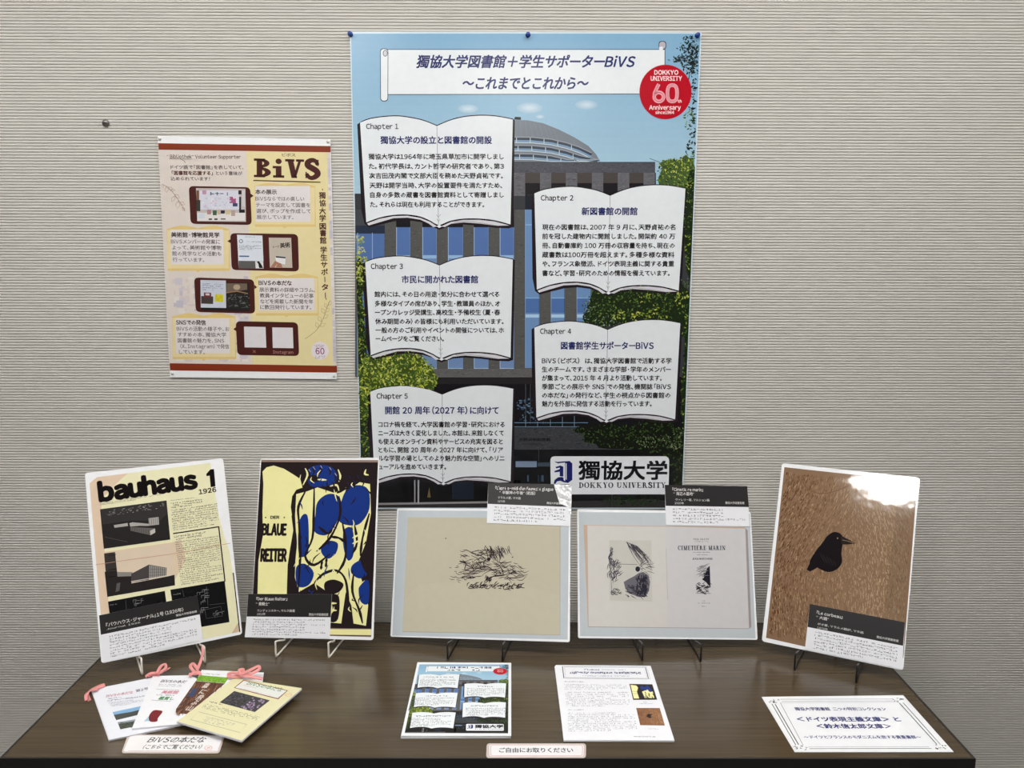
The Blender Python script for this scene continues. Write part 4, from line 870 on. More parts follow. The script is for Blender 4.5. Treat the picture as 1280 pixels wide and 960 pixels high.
# clear tape over the caption corner, its glare painted as white base colour
p.poly([Z(985, 165), Z(1225, 175), Z(1218, 560), Z(1185, 560), Z(1180, 470), Z(1060, 420)], (236, 237, 240), 17); tp = p.flush('tape_patch', label='glossy wrinkled tape with painted white glare at the caption corner', mt=print_mat('crumpled_tape', .06, 1.0, .8, 45, 1))

# --- card 4
P = p = laminated('display_card', 'laminated landscape card of an open book with a title page, fourth card from the left', *POSES[4], rc=.004)
D = lambda pts: C(710, 590, .26042, pts)
p.poly(D([(52, 192), (872, 200), (900, 798), (58, 788)]), (196, 203, 208), 1)
p.poly(D([(75, 254), (850, 265), (868, 752), (96, 745)]), (204, 176, 154), 1.4); p.poly(D([(850, 268), (862, 280), (880, 745), (868, 753)]), (160, 150, 150), 1.5)
p.poly(D([(92, 257), (470, 263), (478, 748), (98, 742)]), (212, 209, 204), 1.8); p.poly(D([(470, 263), (851, 272), (869, 751), (478, 748)]), (208, 206, 208), 1.8)
p.line(D([(470, 365), (478, 610)]), .6, (186, 182, 180), 2.2); p.line(D([(98, 743), (868, 752)]), .6, (160, 150, 148), 2.2); p.line(D([(92, 257), (98, 742)]), .5, (188, 178, 170), 2.2)
p.flush('open_book_print', label='printed pale open book pages on grey')
p.poly(C(750, 660, .140625, [(82, 110), (455, 110), (465, 655), (85, 645)]), (202, 200, 192), 2.6)
D = lambda x, y: (750+x*.140625, 660+y*.140625)
ik = (84, 80, 90); dk_ = (48, 46, 56)
for _ in range(46): stroke(rnd.uniform(88, 125), rnd.uniform(160, 430), rnd.uniform(1.3, 1.9), rnd.uniform(30, 90), .9, c=ik)
for _ in range(30): stroke(rnd.uniform(110, 170), rnd.uniform(300, 480), rnd.uniform(-1.2, -.3), rnd.uniform(20, 60), .8, c=ik)
for _ in range(34): x = rnd.uniform(230, 340); stroke(x, 120+(x-230)*.4, rnd.uniform(.7, 1.1), rnd.uniform(60, 260), .7, .1, c=ik)
for _ in range(16): stroke(rnd.uniform(350, 420), rnd.uniform(280, 400), rnd.uniform(-1.2, 1.3), rnd.uniform(40, 110), .7, c=ik)
p.poly([D(*q) for q in [(210, 480), (260, 450), (300, 430), (345, 400), (385, 390), (430, 420), (445, 480), (435, 560), (400, 615), (340, 612), (270, 585), (225, 540)]], (110, 108, 116), 3)
for _ in range(70): stroke(rnd.uniform(320, 420), rnd.uniform(410, 560), rnd.uniform(1.2, 1.9), rnd.uniform(30, 70), 1.1, c=dk_, L=3.6+rnd.random()*.3)
for _ in range(50): stroke(rnd.uniform(220, 400), rnd.uniform(500, 600), rnd.uniform(.2, .9), rnd.uniform(20, 60), .9, c=dk_, L=3.6+rnd.random()*.3)
p.circle(*D(335, 365), 3, 3.4, dk_, 3.4, 12)
for _ in range(20): stroke(rnd.uniform(90, 170), rnd.uniform(540, 590), rnd.uniform(-.8, .4), 30, .8, c=dk_)
p.line([D(170, 320), D(330, 325)], .5, ik, 4); p.line([D(100, 480), D(105, 590), D(160, 595)], .5, ik, 4)
p.flush('left_engraving', label='dark hatched garden drawing')
for _ in range(30): stroke(rnd.uniform(850, 920), rnd.uniform(335, 440), rnd.uniform(-.4, -.1), rnd.uniform(30, 70), .6, c=(130, 128, 134))
p.poly([D(*q) for q in [(975, 335), (950, 360), (940, 395), (918, 400), (925, 440), (905, 455), (940, 480), (975, 520), (982, 530)]], (40, 38, 48), 3.5)
for _ in range(50): stroke(rnd.uniform(850, 960), rnd.uniform(490, 575), rnd.uniform(-.6, .8), rnd.uniform(15, 45), .9, c=dk_)
p.line([D(855, 580), D(985, 582)], .5, ik, 4)
p.flush('right_engraving', label='small dark shoreline vignette')
c0 = (70, 68, 78)
serif(p, 'CIMETIÈRE MARIN', *D(692, 196), *D(1114, 196), 5.4, (44, 54, 66), 4, T=.22, H=.1, sl=.08, gap=.06)
p.text('PAUL VALÉRY', *D(832, 108), *D(968, 108), 3.2, c0, 4, .01); p.greek([D(838, 115), D(962, 115), D(962, 126), D(838, 126)], 1, c0, 4, last=1)
p.greek([D(832, 210), D(978, 210), D(978, 222), D(832, 222)], 1, c0, 4, last=1); p.greek([D(860, 232), D(955, 232), D(955, 244), D(860, 244)], 1, c0, 4, last=1)
p.text('JEAN MARCHAND', *D(820, 282), *D(1000, 282), 3.2, c0, 4, .02); p.greek([D(905, 642), D(940, 642), D(940, 652), D(905, 652)], 1, c0, 4, last=1); p.greek([D(870, 662), D(978, 662), D(978, 674), D(870, 674)], 1, c0, 4, last=1); p.greek([D(902, 690), D(944, 690), D(944, 702), D(902, 702)], 1, c0, 4, last=1)
p.flush('title_lettering', label='black serif title lettering')
Z = lambda x, y: (825+x*.09375, 590+y*.09375)
caption(p, [Z(62, 172), Z(1160, 190), Z(1192, 728), Z(78, 708)], [Z(74, 452), Z(1182, 468)],
        [('『Cimetière marin』', .09, .46, .28, 4.9, .02), ('“海辺の墓地”', .1, .35, .48, 4.8, .01), ('ヴァレリー著、マルション画', .12, .53, .75, 3.5, 0), ('1920年', .11, .22, .91, 3.3, 0)], (.72, .95, .86, 3.4), 4)

# --- card 5
P = p = laminated('display_card', 'laminated portrait card with a black bird on brushed brown, rightmost on the table', *POSES[5])
D = lambda x, y: (940+x*.3022, 570+y*.3022)
rq = [D(134, 46), D(682, 106), D(632, 690), D(632, 800), D(222, 789), D(58, 752)]
rq = [D(134, 46), D(684, 106), D(626, 836), D(222, 789), D(58, 752)]
p.poly(rq, (138, 110, 86), 1)
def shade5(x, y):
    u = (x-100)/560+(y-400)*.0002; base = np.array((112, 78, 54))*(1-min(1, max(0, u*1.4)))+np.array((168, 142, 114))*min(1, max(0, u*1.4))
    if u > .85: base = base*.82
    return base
for _ in range(9000):
    v = rnd.random(); u = rnd.random(); xl = 134-76*v; xr = 684-58*v; yt = 46+60*u; yb = 752+84*u
    x = xl+(xr-xl)*u; y = yt+(yb-yt)*v
    if not (xl+8 < x < xr-12 and yt+22 < y < yb-14): continue
    a = 1.75+.35*math.sin(y*.006)-u*.25 if u < .55 else 1.45+.9*(v-.5)*u
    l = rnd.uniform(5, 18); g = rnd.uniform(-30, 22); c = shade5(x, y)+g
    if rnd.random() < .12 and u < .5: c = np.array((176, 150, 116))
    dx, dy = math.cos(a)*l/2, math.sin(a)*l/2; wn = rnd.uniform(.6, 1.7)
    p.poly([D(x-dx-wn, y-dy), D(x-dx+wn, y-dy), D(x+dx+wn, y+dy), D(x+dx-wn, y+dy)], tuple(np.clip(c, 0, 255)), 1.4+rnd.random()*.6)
p.line([D(205, 90), D(225, 130), D(280, 155), D(345, 145), D(430, 110)], 1.0, (120, 92, 66), 2.4, sm=5)
p.flush('brushed_brown_print', label='brushed brown print with fine streaks')
ck = (26, 22, 26)
bird = cr([(238, 440), (262, 396), (292, 358), (312, 330), (340, 314), (366, 322), (380, 344), (374, 372), (370, 404), (372, 440), (352, 468), (318, 480), (286, 470), (262, 456)], 4, True)
p.poly([D(*q) for q in bird], ck, 3)
p.poly([D(*q) for q in [(366, 328), (398, 344), (428, 362), (396, 366), (370, 366)]], (44, 38, 38), 3.3)
p.line([D(374, 347), D(396, 352), (D(420, 360))], .6, (150, 124, 96), 3.6); p.circle(*D(354, 340), .9, .9, (150, 124, 96), 3.6, 8)
p.poly([D(*q) for q in [(250, 420), (226, 470), (240, 478), (280, 456)]], ck, 3.1)
for k in range(5): p.line([D(280+k*14, 400+k*8), D(300+k*12, 440+k*4)], .5, (60, 52, 54), 3.5)
p.flush('bird_print', label='plain black bird silhouette facing right')
caption(p, [D(240, 612), D(633, 688), D(621, 882), D(219, 800)], [D(230, 707), D(625, 785)],
        [('『Le corbeau』', .08, .35, .36, 4.8, .02), ('“大鴉”', .08, .21, .56, 4.6, .01), ('ポオ著、マラルメ翻訳、マネ画', .1, .58, .82, 3.3, 0), ('1875年', .1, .21, .98, 3, 0)], (.72, .95, .88, 3.3), 5)

# ------------------------------------------------------------------ easels
D_ = {1: [(-.7825, -.4127), (-.6646, -.3574)], 2: [(-.5127, -.3303), (-.3911, -.3359)], 3: [(-.1203, -.3411), (.0042, -.3485)], 4: [(.3222, -.344), (.4544, -.3464)], 5: [(.6536, -.3876), (.7684, -.4437)]}
EL = {1: 'white wire easel under the aged journal card', 2: 'white wire easel under the blue and yellow cover card', 3: 'black wire easel under the ink sketch card', 4: 'black wire easel under the open book card', 5: 'black wire easel under the bird card'}
for k, (pose, w, h) in POSES.items():
    O, ex, ey = card_frame(*pose); n = np.cross(ex, ey); mt = M_ww if k < 3 else M_bw; r = .0022 if k < 3 else .0021
    mid = np.array([sum(a[0] for a in D_[k])/2, sum(a[1] for a in D_[k])/2, TZ])
    e = empty('wire_easel', EL[k], 'easel', Matrix.Translation(mid), 'wire easels holding the cards')
    bk = np.array([-n[0], -n[1], 0]); bk /= np.linalg.norm(bk); tops = []
    for fx, fy in D_[k]:
        F0 = np.array([fx, fy, TZ+r+.0003])
        # the card face on the vertical line through the foot decides where the lip wire passes under the card
        s = (F0-O)@ex; onb = O+ex*s
        lipc = np.array([fx, fy, TZ+.041])
        under = onb-n*.004; under = under-ey*((under-O)@ey)-ey*.0045+ey*max(0, 0)
        under = O+ex*s-n*.005-ey*.0045
        front = O+ex*s+n*.006-ey*.0045
        back = O+ex*s-n*.0055+ey*.02
        top = O+ex*(s*.35)-n*.0055+ey*.24
        rear = F0+bk*.16
        hor = lipc.copy(); hor[2] = TZ+.039
        path = [top, back, under, front, (front+hor)/2+np.array([0, 0, .001]), hor, hor*.5+F0*.5, F0, F0+bk*.01, rear]
        pts = []
        for i in range(len(path)-1):
            for j in range(3): pts.append(path[i]+(path[i+1]-path[i])*j/3)
        pts.append(path[-1])
        V, F = tube([q-mid for q in pts], r, 8); link('side_wire', V, F, mt, e, smooth=True); tops.append((top, rear, back))
    V, F = tube([tops[0][1]-mid, tops[1][1]-mid], r); link('rear_bar', V, F, mt, e, smooth=True)
    V, F = tube([tops[0][0]-mid, tops[1][0]-mid], r); link('top_bar', V, F, mt, e, smooth=True)
    tm = (tops[0][0]+tops[1][0])/2; rm = (tops[0][1]+tops[1][1])/2
    V, F = tube([tm-mid, rm-mid], r); link('rear_strut', V, F, mt, e, smooth=True)

# ------------------------------------------------------------------ papers on the table
def flat(name, label, cat, z, px, pm, group=None):
    d = _f+_r*(px[0]-640)/FPX-_u*(px[1]-480)/FPX; t = (z-CAM[2])/d[2]
    return Paper(name, label, cat, CAM+d*t, (1, 0, 0), (0, 1, 0), pm, group)
# campus handout stack
p = F1 = flat('handout_stack', 'stack of handouts printed with the library poster picture, centre of the table', 'handouts', TZ+.006, (571, 922), M_paper)
FQ = [(521.9, 827.8), (638.8, 828.5), (638.6, 919.5), (501.3, 919.7)]
p.sheet('top_sheet', FQ, (238, 239, 243), .0004)
for i in range(13):
    o = rnd.uniform(-.4, .4); p.sheet('paper_leaf', [(x+o+rnd.uniform(-.3, .3), y+rnd.uniform(-.3, .3)) for x, y in FQ], (232-(i % 3)*7, 233-(i % 3)*7, 236-(i % 3)*6), .00036, top=-4.2-i*4.2)
p.pre = homog(PQ, [(524, 830.2), (636.2, 830.4), (635.6, 917), (505.2, 916.6)]); p.fade = .4; p.U = .00004
draw_campus(p); p.flush('printed_photograph')
draw_title_shape(p); p.greek([(522, 66), (795, 66), (795, 88), (522, 88)], 1, NAVY, 9, hh=.9, last=1); p.greek([(578, 94), (735, 94), (735, 114), (578, 114)], 1, NAVY, 9, hh=.7, last=1)
for bk in BOOKS: draw_book(p, bk, True)
draw_badge(p, True); draw_plate(p, True); p.flush('printed_panels')
# text handout
p = F2 = flat('handout_stack', 'stack of white text handouts with two small colour pictures, right of centre', 'handouts', TZ+.004, (772, 925), M_paper)
D = lambda x, y: (690+x*.1328, 820+y*.1328)
FQ2 = [D(34, 84), D(928, 92), D(1152, 795), D(112, 792)]
p.sheet('top_sheet', [D(24, 100), D(40, 84), D(928, 92), D(1152, 795), D(112, 792)], (238, 239, 244), .0004)
for i in range(8):
    o = rnd.uniform(-.4, .4); p.sheet('paper_leaf', [(x+o, y+rnd.uniform(-.3, .3)) for x, y in FQ2], (232-(i % 3)*7, 233-(i % 3)*7, 238-(i % 3)*6), .00036, top=-4.2-i*4.2)
cc = (84, 86, 94)
for q in ([D(95, 98), D(895, 104), D(925, 218), D(108, 210)], [D(118, 104), D(870, 108), D(897, 212), D(128, 204)]): p.line(q, .5, (60, 60, 74), 2, closed=True)
p.line([D(98, 100), D(112, 208)], .9, (50, 50, 64), 2.4); p.line([D(880, 106), D(908, 214)], .9, (50, 50, 64), 2.4)
p.greek([D(300, 122), D(445, 123), D(447, 137), D(300, 136)], 1, NAVY, 3, hh=.9, last=1); p.greek([D(470, 124), D(695, 126), D(697, 137), D(470, 136)], 1, (120, 122, 140), 3, last=1)
p.greek([D(165, 150), D(835, 152), D(840, 169), D(168, 167)], 1, NAVY, 3, hh=1, last=1, w=.4); p.greek([D(285, 182), D(730, 184), D(733, 197), D(287, 195)], 1, (110, 112, 150), 3, last=1)
p.greek([D(115, 236), D(300, 237), D(301, 250), D(116, 249)], 1, cc, 3, last=1)
p.greek([D(110, 262), D(700, 268), D(710, 325), D(118, 322)], 4, (140, 142, 150), 3, fill=.8, w=.2); p.greek([D(120, 335), D(718, 335), D(742, 480), D(135, 478)], 8, (140, 142, 150), 3, fill=.8, w=.2)
p.greek([D(150, 500), D(300, 500), D(302, 514), D(151, 514)], 1, cc, 3, last=1)
p.greek([D(150, 530), D(772, 530), D(808, 708), D(155, 714)], 11, (130, 132, 142), 3, fill=.8, w=.2)
p.greek([D(768, 752), D(975, 754), D(978, 768), D(770, 766)], 1, cc, 3, last=1)
p.greek([D(860, 428), D(890, 428), D(892, 440), D(862, 440)], 1, cc, 3, last=1); p.greek([D(820, 444), D(945, 444), D(948, 456), D(823, 456)], 1, (150, 150, 158), 3, last=1); p.greek([D(905, 680), D(1000, 682), D(1004, 694), D(910, 692)], 1, (150, 150, 158), 3, last=1)
p.flush('printed_text', kind='stuff')
q = [D(728, 264), D(944, 267), D(990, 412), D(764, 414)]; p.poly(q, blk, 2)
hh = homog([(0, 0), (1, 0), (1, 1), (0, 1)], q)
def mini(pts, c, L): p.poly([hh(*k) for k in pts], c, L)
mini([(.04, .06), (.28, .1), (.33, .25), (.24, .5), (.26, .92), (.04, .92)], cream, 3); mini([(.45, .5), (.7, .35), (.92, .5), (.9, .9), (.5, .9)], cream, 3)
for cx, cy in ((.5, .25), (.62, .3), (.75, .22), (.82, .4)): mini([(cx+.09*math.cos(k), cy+.13*math.sin(k)) for k in range(6)], blue, 3.3+cx*.1)
for _ in range(12): a, b = rnd.uniform(.42, .88), rnd.uniform(.4, .9); mini([(a, b), (a+.03, b), (a+.06, b+.12), (a+.02, b+.12)], blk, 3.6+rnd.random()*.2)
p.line([hh(.05, .48), hh(.26, .48)], .5, blk, 4); p.line([hh(.05, .62), hh(.26, .62)], .5, blk, 4)
q = [D(792, 490), D(1014, 491), D(1062, 655), D(830, 652)]; p.poly(q, (140, 98, 68), 2); hh = homog([(0, 0), (1, 0), (1, 1), (0, 1)], q)
for _ in range(160): a, b = rnd.uniform(.02, .93), rnd.uniform(.02, .86); g = rnd.uniform(-14, 14); mini([(a, b), (a+.04, b), (a+.05, b+.1), (a+.01, b+.1)], (130+a*40+g, 84+a*45+g, 58+a*34+g), 2.6+rnd.random()*.3)
mini([(.34, .5), (.44, .34), (.5, .36), (.64, .36), (.52, .46), (.56, .56), (.46, .6)], ck, 3.4)
p.flush('small_pictures', label='two small colour pictures')
# certificate-style sheet
p = flat('information_sheet', 'white laminated sheet with ornamental double border and blue text, right end of the table', 'sheet', TZ+.0015, (1090, 939), M_lam)
D = lambda x, y: (945+x*.2031, 860+y*.2031)
p.sheet('laminated_sheet', [(952, 871), (1129, 869), (1192, 939.7), (993.4, 939.7)], (244, 246, 250), .0012)
bc = (52, 44, 56)
TL, TR, BR_, BL_ = (105, 78), (878, 70), (1150, 372), (258, 374)
p.line([D(150, 70), D(835, 68)], .6, bc, 2); p.line([D(330, 374), D(1080, 372)], .9, bc, 2); p.line([D(98, 98), D(245, 352)], .9, bc, 2); p.line([D(905, 90), D(1135, 348)], .9, bc, 2)
p.line([D(160, 82), D(842, 80)], .45, bc, 2); p.line([D(320, 364), D(1065, 362)], .45, bc, 2); p.line([D(118, 100), D(262, 350)], 1.1, bc, 2); p.line([D(882, 92), D(1112, 346)], 1.1, bc, 2)
p.line([D(150, 92), D(290, 352)], .5, bc, 2); p.line([D(150, 92), D(858, 88)], .35, (120, 112, 122), 2)
for (cx, cy) in ((112, 84), (875, 76), (1130, 362), (272, 366)):
    for _ in range(9):
        a = rnd.random()*6.28; x, y = cx+rnd.uniform(-32, 32), cy+rnd.uniform(-10, 10)
        p.line([D(x, y), D(x+10*math.cos(a), y+5*math.sin(a)), D(x+14*math.cos(a+1), y+7*math.sin(a+1))], .7, bc, 2.4, sm=3)
p.flush('ornamental_border')
nb = (62, 68, 124)
p.text('獨協大学図書館　二つの特別コレクション', *D(245, 138), *D(805, 138), 4.2, nb, 3, .02)
p.text('＜ドイツ表現主義文庫＞ と', *D(258, 204), *D(893, 204), 5.8, nb, 3, .035, res=2); p.text('＜鈴木信太郎文庫＞', *D(380, 247), *D(838, 247), 5.8, nb, 3, .035, res=2)
p.text('～ドイツとフランスのモダニズムを旅する貴重書群～', *D(300, 311), *D(1022, 311), 4.2, nb, 3, .02)
p.flush('printed_text')
# small laminated labels
def label_sign(label, z, inner, outer, px):
    p = flat('label_sign', label, 'sign', z, px, M_label)
    def rr(q, r):
        out = []
        for i in range(4):
            a0 = np.array(q[i], float); a = np.array(q[i-1], float); b = np.array(q[(i+1) % 4], float); u = (a-a0)/np.hypot(*(a-a0)); v = (b-a0)/np.hypot(*(b-a0))
            for t_ in (0, .25, .5, .75, 1): out.append(tuple(a0+u*r*(1-t_)**2+v*r*t_**2))
        return out
    p.sheet('film_border', rr(outer, 4), (206, 192, 186), .0006); 
    p.sheet('card_insert', rr(inner, 3), (238, 236, 238), .0003, top=3)
    return p
p = label_sign('small white sign with handwriting in front of the fanned booklets', TZ+.0008, [(163, 919.4), (278.6, 920.6), (272, 939.8), (154, 939.6)], [(160, 918.2), (281, 919), (274, 941.6), (151.5, 941.4)], (215, 941))
D = lambda x, y: (90+x*.2344, 800+y*.2344)
p.line([D(300, 592), D(770, 594), D(812, 522)], .5, (196, 120, 110), 4)
p.text('BiVSの本だな', *D(398, 546), *D(706, 546), 7.6, (44, 58, 68), 4.5, .012, .2, 2); p.text('（こちらでご覧ください）', *D(374, 581), *D(686, 581), 5.8, (52, 56, 60), 4.5, .01, .1, 1)
p.line([(D(727, 577)[0]+4.6*math.cos(a*.4), D(727, 577)[1]+2.8*math.sin(a*.4)) for a in range(16)], .5, (220, 110, 96), 4.5, closed=True); p.line([D(718, 582), D(736, 572)], .7, (220, 110, 96), 4.5); p.line([D(720, 573), D(738, 580)], .5, (220, 110, 96), 4.5)
p.flush('printed_text')
p = label_sign('small white rounded sign between and in front of the two handout stacks', TZ+.0008, [(611.5, 931), (730, 931), (729.5, 945.6), (612, 945.6)], [(608.4, 929.2), (732.6, 929.2), (732.4, 947.4), (607.6, 947.4)], (670, 947))
p.rrect([(613, 931.6), (728.6, 931.6), (728.2, 945), (613.2, 945)], 2.4, (216, 150, 142), 4); p.rrect([(613.7, 932), (728, 932), (727.6, 944.6), (613.9, 944.6)], 2.2, (238, 236, 238), 4.5)
p.text('ご自由にお取りください', 624, 940.4, 716.5, 940.4, 6.4, (52, 60, 70), 5.5, .02, 0, 2); p.flush('printed_text')

# ------------------------------------------------------------------ fanned booklets with ribbons
def booklet(label, zt, quad, th, cover, px, n=5):
    p = flat('booklet', label, 'booklet', zt, px, M_paper, 'booklets fanned out at the left of the table')
    p.sheet('cover', quad, cover, .0003)
    p.U = .0001
    for i in range(n):
        o = rnd.uniform(-.35, .35); p.sheet('page', [(x+o+rnd.uniform(-.3, .3), y+rnd.uniform(-.25, .25)) for x, y in quad], (230-(i % 2)*8, 230-(i % 2)*8, 236-(i % 2)*6), th/n*.86, top=-(i*th/n+.0004)/.0001)
    p.U = .00004
    return p
def ribbon(p, paths, w=.0065):
    """satin ribbon strips; each path is (px x, px y, height above the table)"""
    V = []; F = []
    O = p.O
    for path in paths:
        pts = []
        for x, y, h in path:
            d = _f+_r*(x-640)/FPX-_u*(y-480)/FPX; t_ = (TZ+h-CAM[2])/d[2]; pts.append(CAM+d*t_-O)
        pts = cr(pts, 5); k = len(V); n = len(pts)
        for i, q in enumerate(pts):
            tn = pts[min(i+1, n-1)]-pts[max(i-1, 0)]; tn /= np.linalg.norm(tn)+1e-9
            up = np.array([.3*math.sin(i*.45), -.55, .8]); sd = np.cross(tn, up); sd /= np.linalg.norm(sd)+1e-9; nn = np.cross(sd, tn)
            for a, b in ((-w/2, .0002), (0, .0006), (w/2, .0002), (w/2, -.0002), (-w/2, -.0002)): V.append(tuple(q+sd*a+nn*b))
        for i in range(n-1):
            for j in range(5): F.append((k+i*5+j, k+i*5+(j+1) % 5, k+(i+1)*5+(j+1) % 5, k+(i+1)*5+j))
        F.append(tuple(k+j for j in range(5))); F.append(tuple(k+(n-1)*5+4-j for j in range(5)))
    o = link('ribbon', V, F, M_rib, p.root, smooth=True); o['label'] = 'pink satin ribbon tied in a bow'
p = booklet('white booklet with landscape pictures and a pink ribbon, leftmost and lowest of the fan', TZ+.0036, [(114.2, 861.8), (197, 845.5), (232, 904.5), (136.5, 924.6)], .0032, (232, 234, 242), (160, 920))
D = lambda x, y: (110+x*.125, 820+y*.125)
gp = (120, 110, 140)
p.text('BiVSの本だな', *D(180, 414), *D(448, 374), 3.8, (190, 120, 140), 4, .02); p.text('第2号', *D(480, 362), *D(606, 334), 3.6, (110, 100, 120), 4, .02)
p.greek([D(190, 420), D(330, 402), D(334, 418), D(194, 436)], 1, (80, 70, 130), 4, last=1); p.greek([D(192, 438), D(560, 392), D(575, 410), D(198, 460)], 1, gp, 4, last=1); p.greek([D(205, 465), D(560, 420), D(545, 470), D(240, 508)], 4, (130, 134, 160), 4)
p.poly([D(245, 562), D(545, 498), D(520, 560), D(262, 596)], (130, 175, 215), 3); p.poly([D(258, 590), D(350, 572), D(430, 560), D(530, 535), D(500, 590), D(282, 642)], (74, 78, 74), 3.5)
p.poly([D(296, 664), D(500, 628), D(455, 708), D(324, 734)], (78, 82, 74), 3); p.poly([D(298, 662), D(480, 632), D(470, 650), D(304, 680)], (150, 160, 172), 3.4)
for _ in range(60): x = rnd.uniform(320, 440); y = rnd.uniform(665, 712); p.poly([D(x, y), D(x+14, y-3), D(x+14, y+2), D(x, y+5)], rnd.choice([(60, 66, 56), (96, 104, 90), (44, 48, 44)]), 3.7+rnd.random()*.2)
p.flush('cover_print')
ribbon(p, [[(131, 857, .006), (120, 860, .009), (112, 864, .011), (107.5, 869, .009), (108, 875.5, .003)], [(114, 863, .01), (119, 861.5, .011), (123, 862, .008)], [(131, 855.5, .004), (121, 859, .004), (110, 866, .003), (112, 876, .001)]])
p = booklet('white booklet with a dark red picture, second in the fan', TZ+.0075, [(191, 845), (236.5, 844), (246, 848), (226, 905), (165, 910.5)], .0035, (238, 239, 244), (195, 908))
p.text('BiVSの本だ', *D(722, 262), *D(972, 272), 3.8, (80, 60, 90), 4, .02); p.greek([D(710, 275), D(960, 286), D(955, 300), D(706, 290)], 1, gp, 4, last=1); p.greek([D(700, 292), D(940, 302), D(936, 314), D(697, 304)], 1, (150, 140, 150), 4, last=1)
p.line([D(682, 330), D(914, 342)], .6, (110, 110, 116), 4); p.line([D(638, 442), D(828, 454)], .6, (110, 110, 116), 4)
p.text('美術館', *D(730, 374), *D(892, 378), 4, (206, 130, 150), 4, .03); p.greek([D(684, 382), D(862, 388), D(860, 404), D(682, 398)], 1, (100, 90, 90), 4, last=1); p.text('鑑賞し', *D(700, 434), *D(848, 440), 4, (90, 150, 100), 4, .03)
p.poly([tuple(v) for v in cr([D(655, 545), D(720, 545), D(745, 560), D(700, 620), D(690, 655), D(620, 655), D(610, 600)], 3, True)], (120, 34, 40), 3); p.poly([D(590, 620), D(612, 600), D(615, 650), D(560, 655)], (170, 200, 220), 3)
p.flush('cover_print')
ribbon(p, [[(182, 846, .008), (188, 842, .014), (196, 841, .015), (202, 839, .012)], [(196, 842, .016), (201, 833, .022), (206, 830.5, .022), (207, 835, .018), (200, 841, .014), (196, 843, .014)], [(184, 845, .011), (190, 843.5, .01), (200, 843, .01)], [(198, 842, .013), (206, 838, .012), (212, 834.5, .01)]])
p = booklet('booklet with a brown wooden picture under a green band, third in the fan', TZ+.0115, [(252, 837.3), (303, 839.4), (329.6, 840.6), (328, 852), (262, 904), (221, 902)], .0035, (236, 237, 242), (240, 903))
D = lambda x, y: (220+x*.1328, 820+y*.1328)
p.greek([D(258, 160), D(430, 172), D(428, 186), D(256, 174)], 1, (60, 60, 60), 4, last=1)
p.poly([D(222, 180), D(494, 204), D(462, 256), D(188, 234)], (120, 170, 50), 3)
for _ in range(70): x = rnd.uniform(215, 455); y = 195+(x-215)*.09+rnd.uniform(0, 38); p.poly([D(x, y), D(x+16, y+1), D(x+12, y+6), D(x-3, y+5)], rnd.choice([(90, 140, 36), (146, 190, 70), (110, 160, 44)]), 3.4+rnd.random()*.2)
p.poly([D(186, 236), D(462, 258), D(400, 310), D(105, 548), D(0, 538), D(0, 500)], (98, 62, 46), 3)
for _ in range(120):
    u = rnd.random(); v = rnd.random(); x = (186+276*u)*(1-v)+(0+105*u)*v; y = (240+20*u)*(1-v)+(510+30*u)*v
    if y < 530: p.line([D(x, y), D(x-rnd.uniform(12, 30), y+rnd.uniform(20, 40))], .9, rnd.choice([(140, 96, 72), (70, 40, 30), (168, 130, 104), (48, 40, 44), (60, 34, 26)]), 3.3+rnd.random()*.3)
p.poly([D(165, 300), D(205, 305), D(165, 385), D(105, 382)], (60, 72, 104), 3.7)
for ch, x, y in zip('森に飛ぶ山', (262, 232, 205, 160, 110), (282, 340, 395, 440, 495)): p.text(ch, *D(x-22, y+14), *D(x+26, y+18), 6.5, (214, 200, 190), 4.4, .03)
p.flush('cover_print')
ribbon(p, [[(236, 845, .012), (242, 841, .017), (248, 840, .016), (251, 844, .013)], [(243, 840, .018), (238, 833, .022), (241, 829.5, .023), (247, 836, .02)], [(246, 838, .018), (250, 829, .026), (253, 818, .033), (253.5, 807, .036)], [(236, 843, .014), (244, 842, .015), (251, 841, .014)]])
p = booklet('pale yellow booklet with a dark photograph and pink ribbon, rightmost and topmost of the fan', TZ+.0155, [(292.4, 847.2), (377.3, 860.2), (302.3, 925.6), (221.3, 901.7)], .0038, (226, 221, 180), (300, 924))
p.poly([D(545, 300), D(636, 224), D(1053, 325), D(962, 408)], (130, 56, 48), 3); p.poly([D(556, 298), D(640, 232), D(1042, 328), D(958, 398)], (226, 228, 224), 3.3)
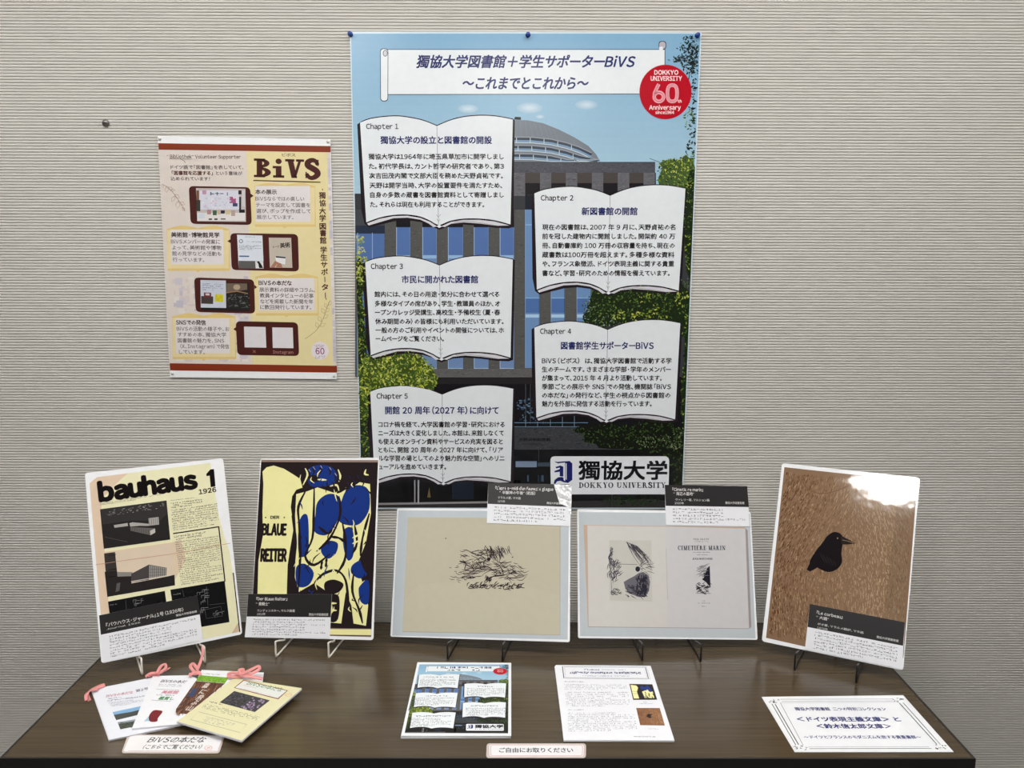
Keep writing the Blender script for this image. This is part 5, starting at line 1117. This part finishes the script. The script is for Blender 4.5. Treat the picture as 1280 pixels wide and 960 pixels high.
p.text('BiVSの本だな', *D(660, 268), *D(985, 336), 5.2, (110, 140, 90), 4, .015); p.greek([D(636, 272), D(760, 298), D(754, 306), D(630, 280)], 1, (210, 110, 120), 4, last=1); p.greek([D(610, 300), D(900, 370), D(890, 382), D(600, 312)], 2, (180, 130, 140), 4)
p.poly([D(548, 330), D(884, 418), D(742, 528), D(410, 438)], (62, 60, 66), 3)
for _ in range(150):
    u, v = rnd.random(), rnd.random(); x = 548*(1-u)*(1-v)+884*u*(1-v)+742*u*v+410*(1-u)*v; y = 330*(1-u)*(1-v)+418*u*(1-v)+528*u*v+438*(1-u)*v
    if .05 < u < .93 and .05 < v < .93:
        c = rnd.choice([(150, 130, 160), (180, 160, 186), (120, 104, 130)]) if u > .55 else rnd.choice([(50, 56, 44), (90, 84, 100), (34, 34, 36), (66, 74, 56)])
        p.poly([D(x-10, y), D(x+6, y-7), D(x+12, y+2), D(x-2, y+9)], c, 3.4+rnd.random()*.3)
p.greek([D(316, 422), D(440, 452), D(432, 466), D(308, 436)], 1, (60, 56, 50), 4, last=1, w=.4); p.greek([D(280, 444), D(795, 572), D(745, 618), D(232, 490)], 5, (80, 78, 66), 4, fill=.75, cols=32, w=.25)
p.line([D(215, 526), D(665, 645), D(605, 722), D(135, 598)], .5, (120, 126, 108), 4, closed=True); p.greek([D(290, 566), D(560, 634), D(500, 688), D(235, 610)], 4, (110, 124, 150), 4, fill=.6, w=.2)
p.line([(D(1058, 366)[0]+4*math.cos(a*.4), D(1058, 366)[1]+2.4*math.sin(a*.4)) for a in range(16)], .4, (220, 120, 100), 4, closed=True); p.line([D(1040, 366), D(1076, 366)], .5, (220, 120, 100), 4)
p.flush('cover_print')
ribbon(p, [[(284, 843, .018), (291, 841, .024), (300, 843, .026), (304, 845, .022)], [(301, 843, .026), (312, 838, .032), (322, 833, .034), (324, 836.5, .03), (314, 842, .026), (302, 845, .022)], [(284, 845, .018), (292, 846, .019), (303, 844.5, .022)], [(302, 844, .024), (315, 846, .024), (328, 848.5, .022)], [(302, 843, .026), (299, 838, .03), (304, 837, .03), (303, 842, .027)]], .007)
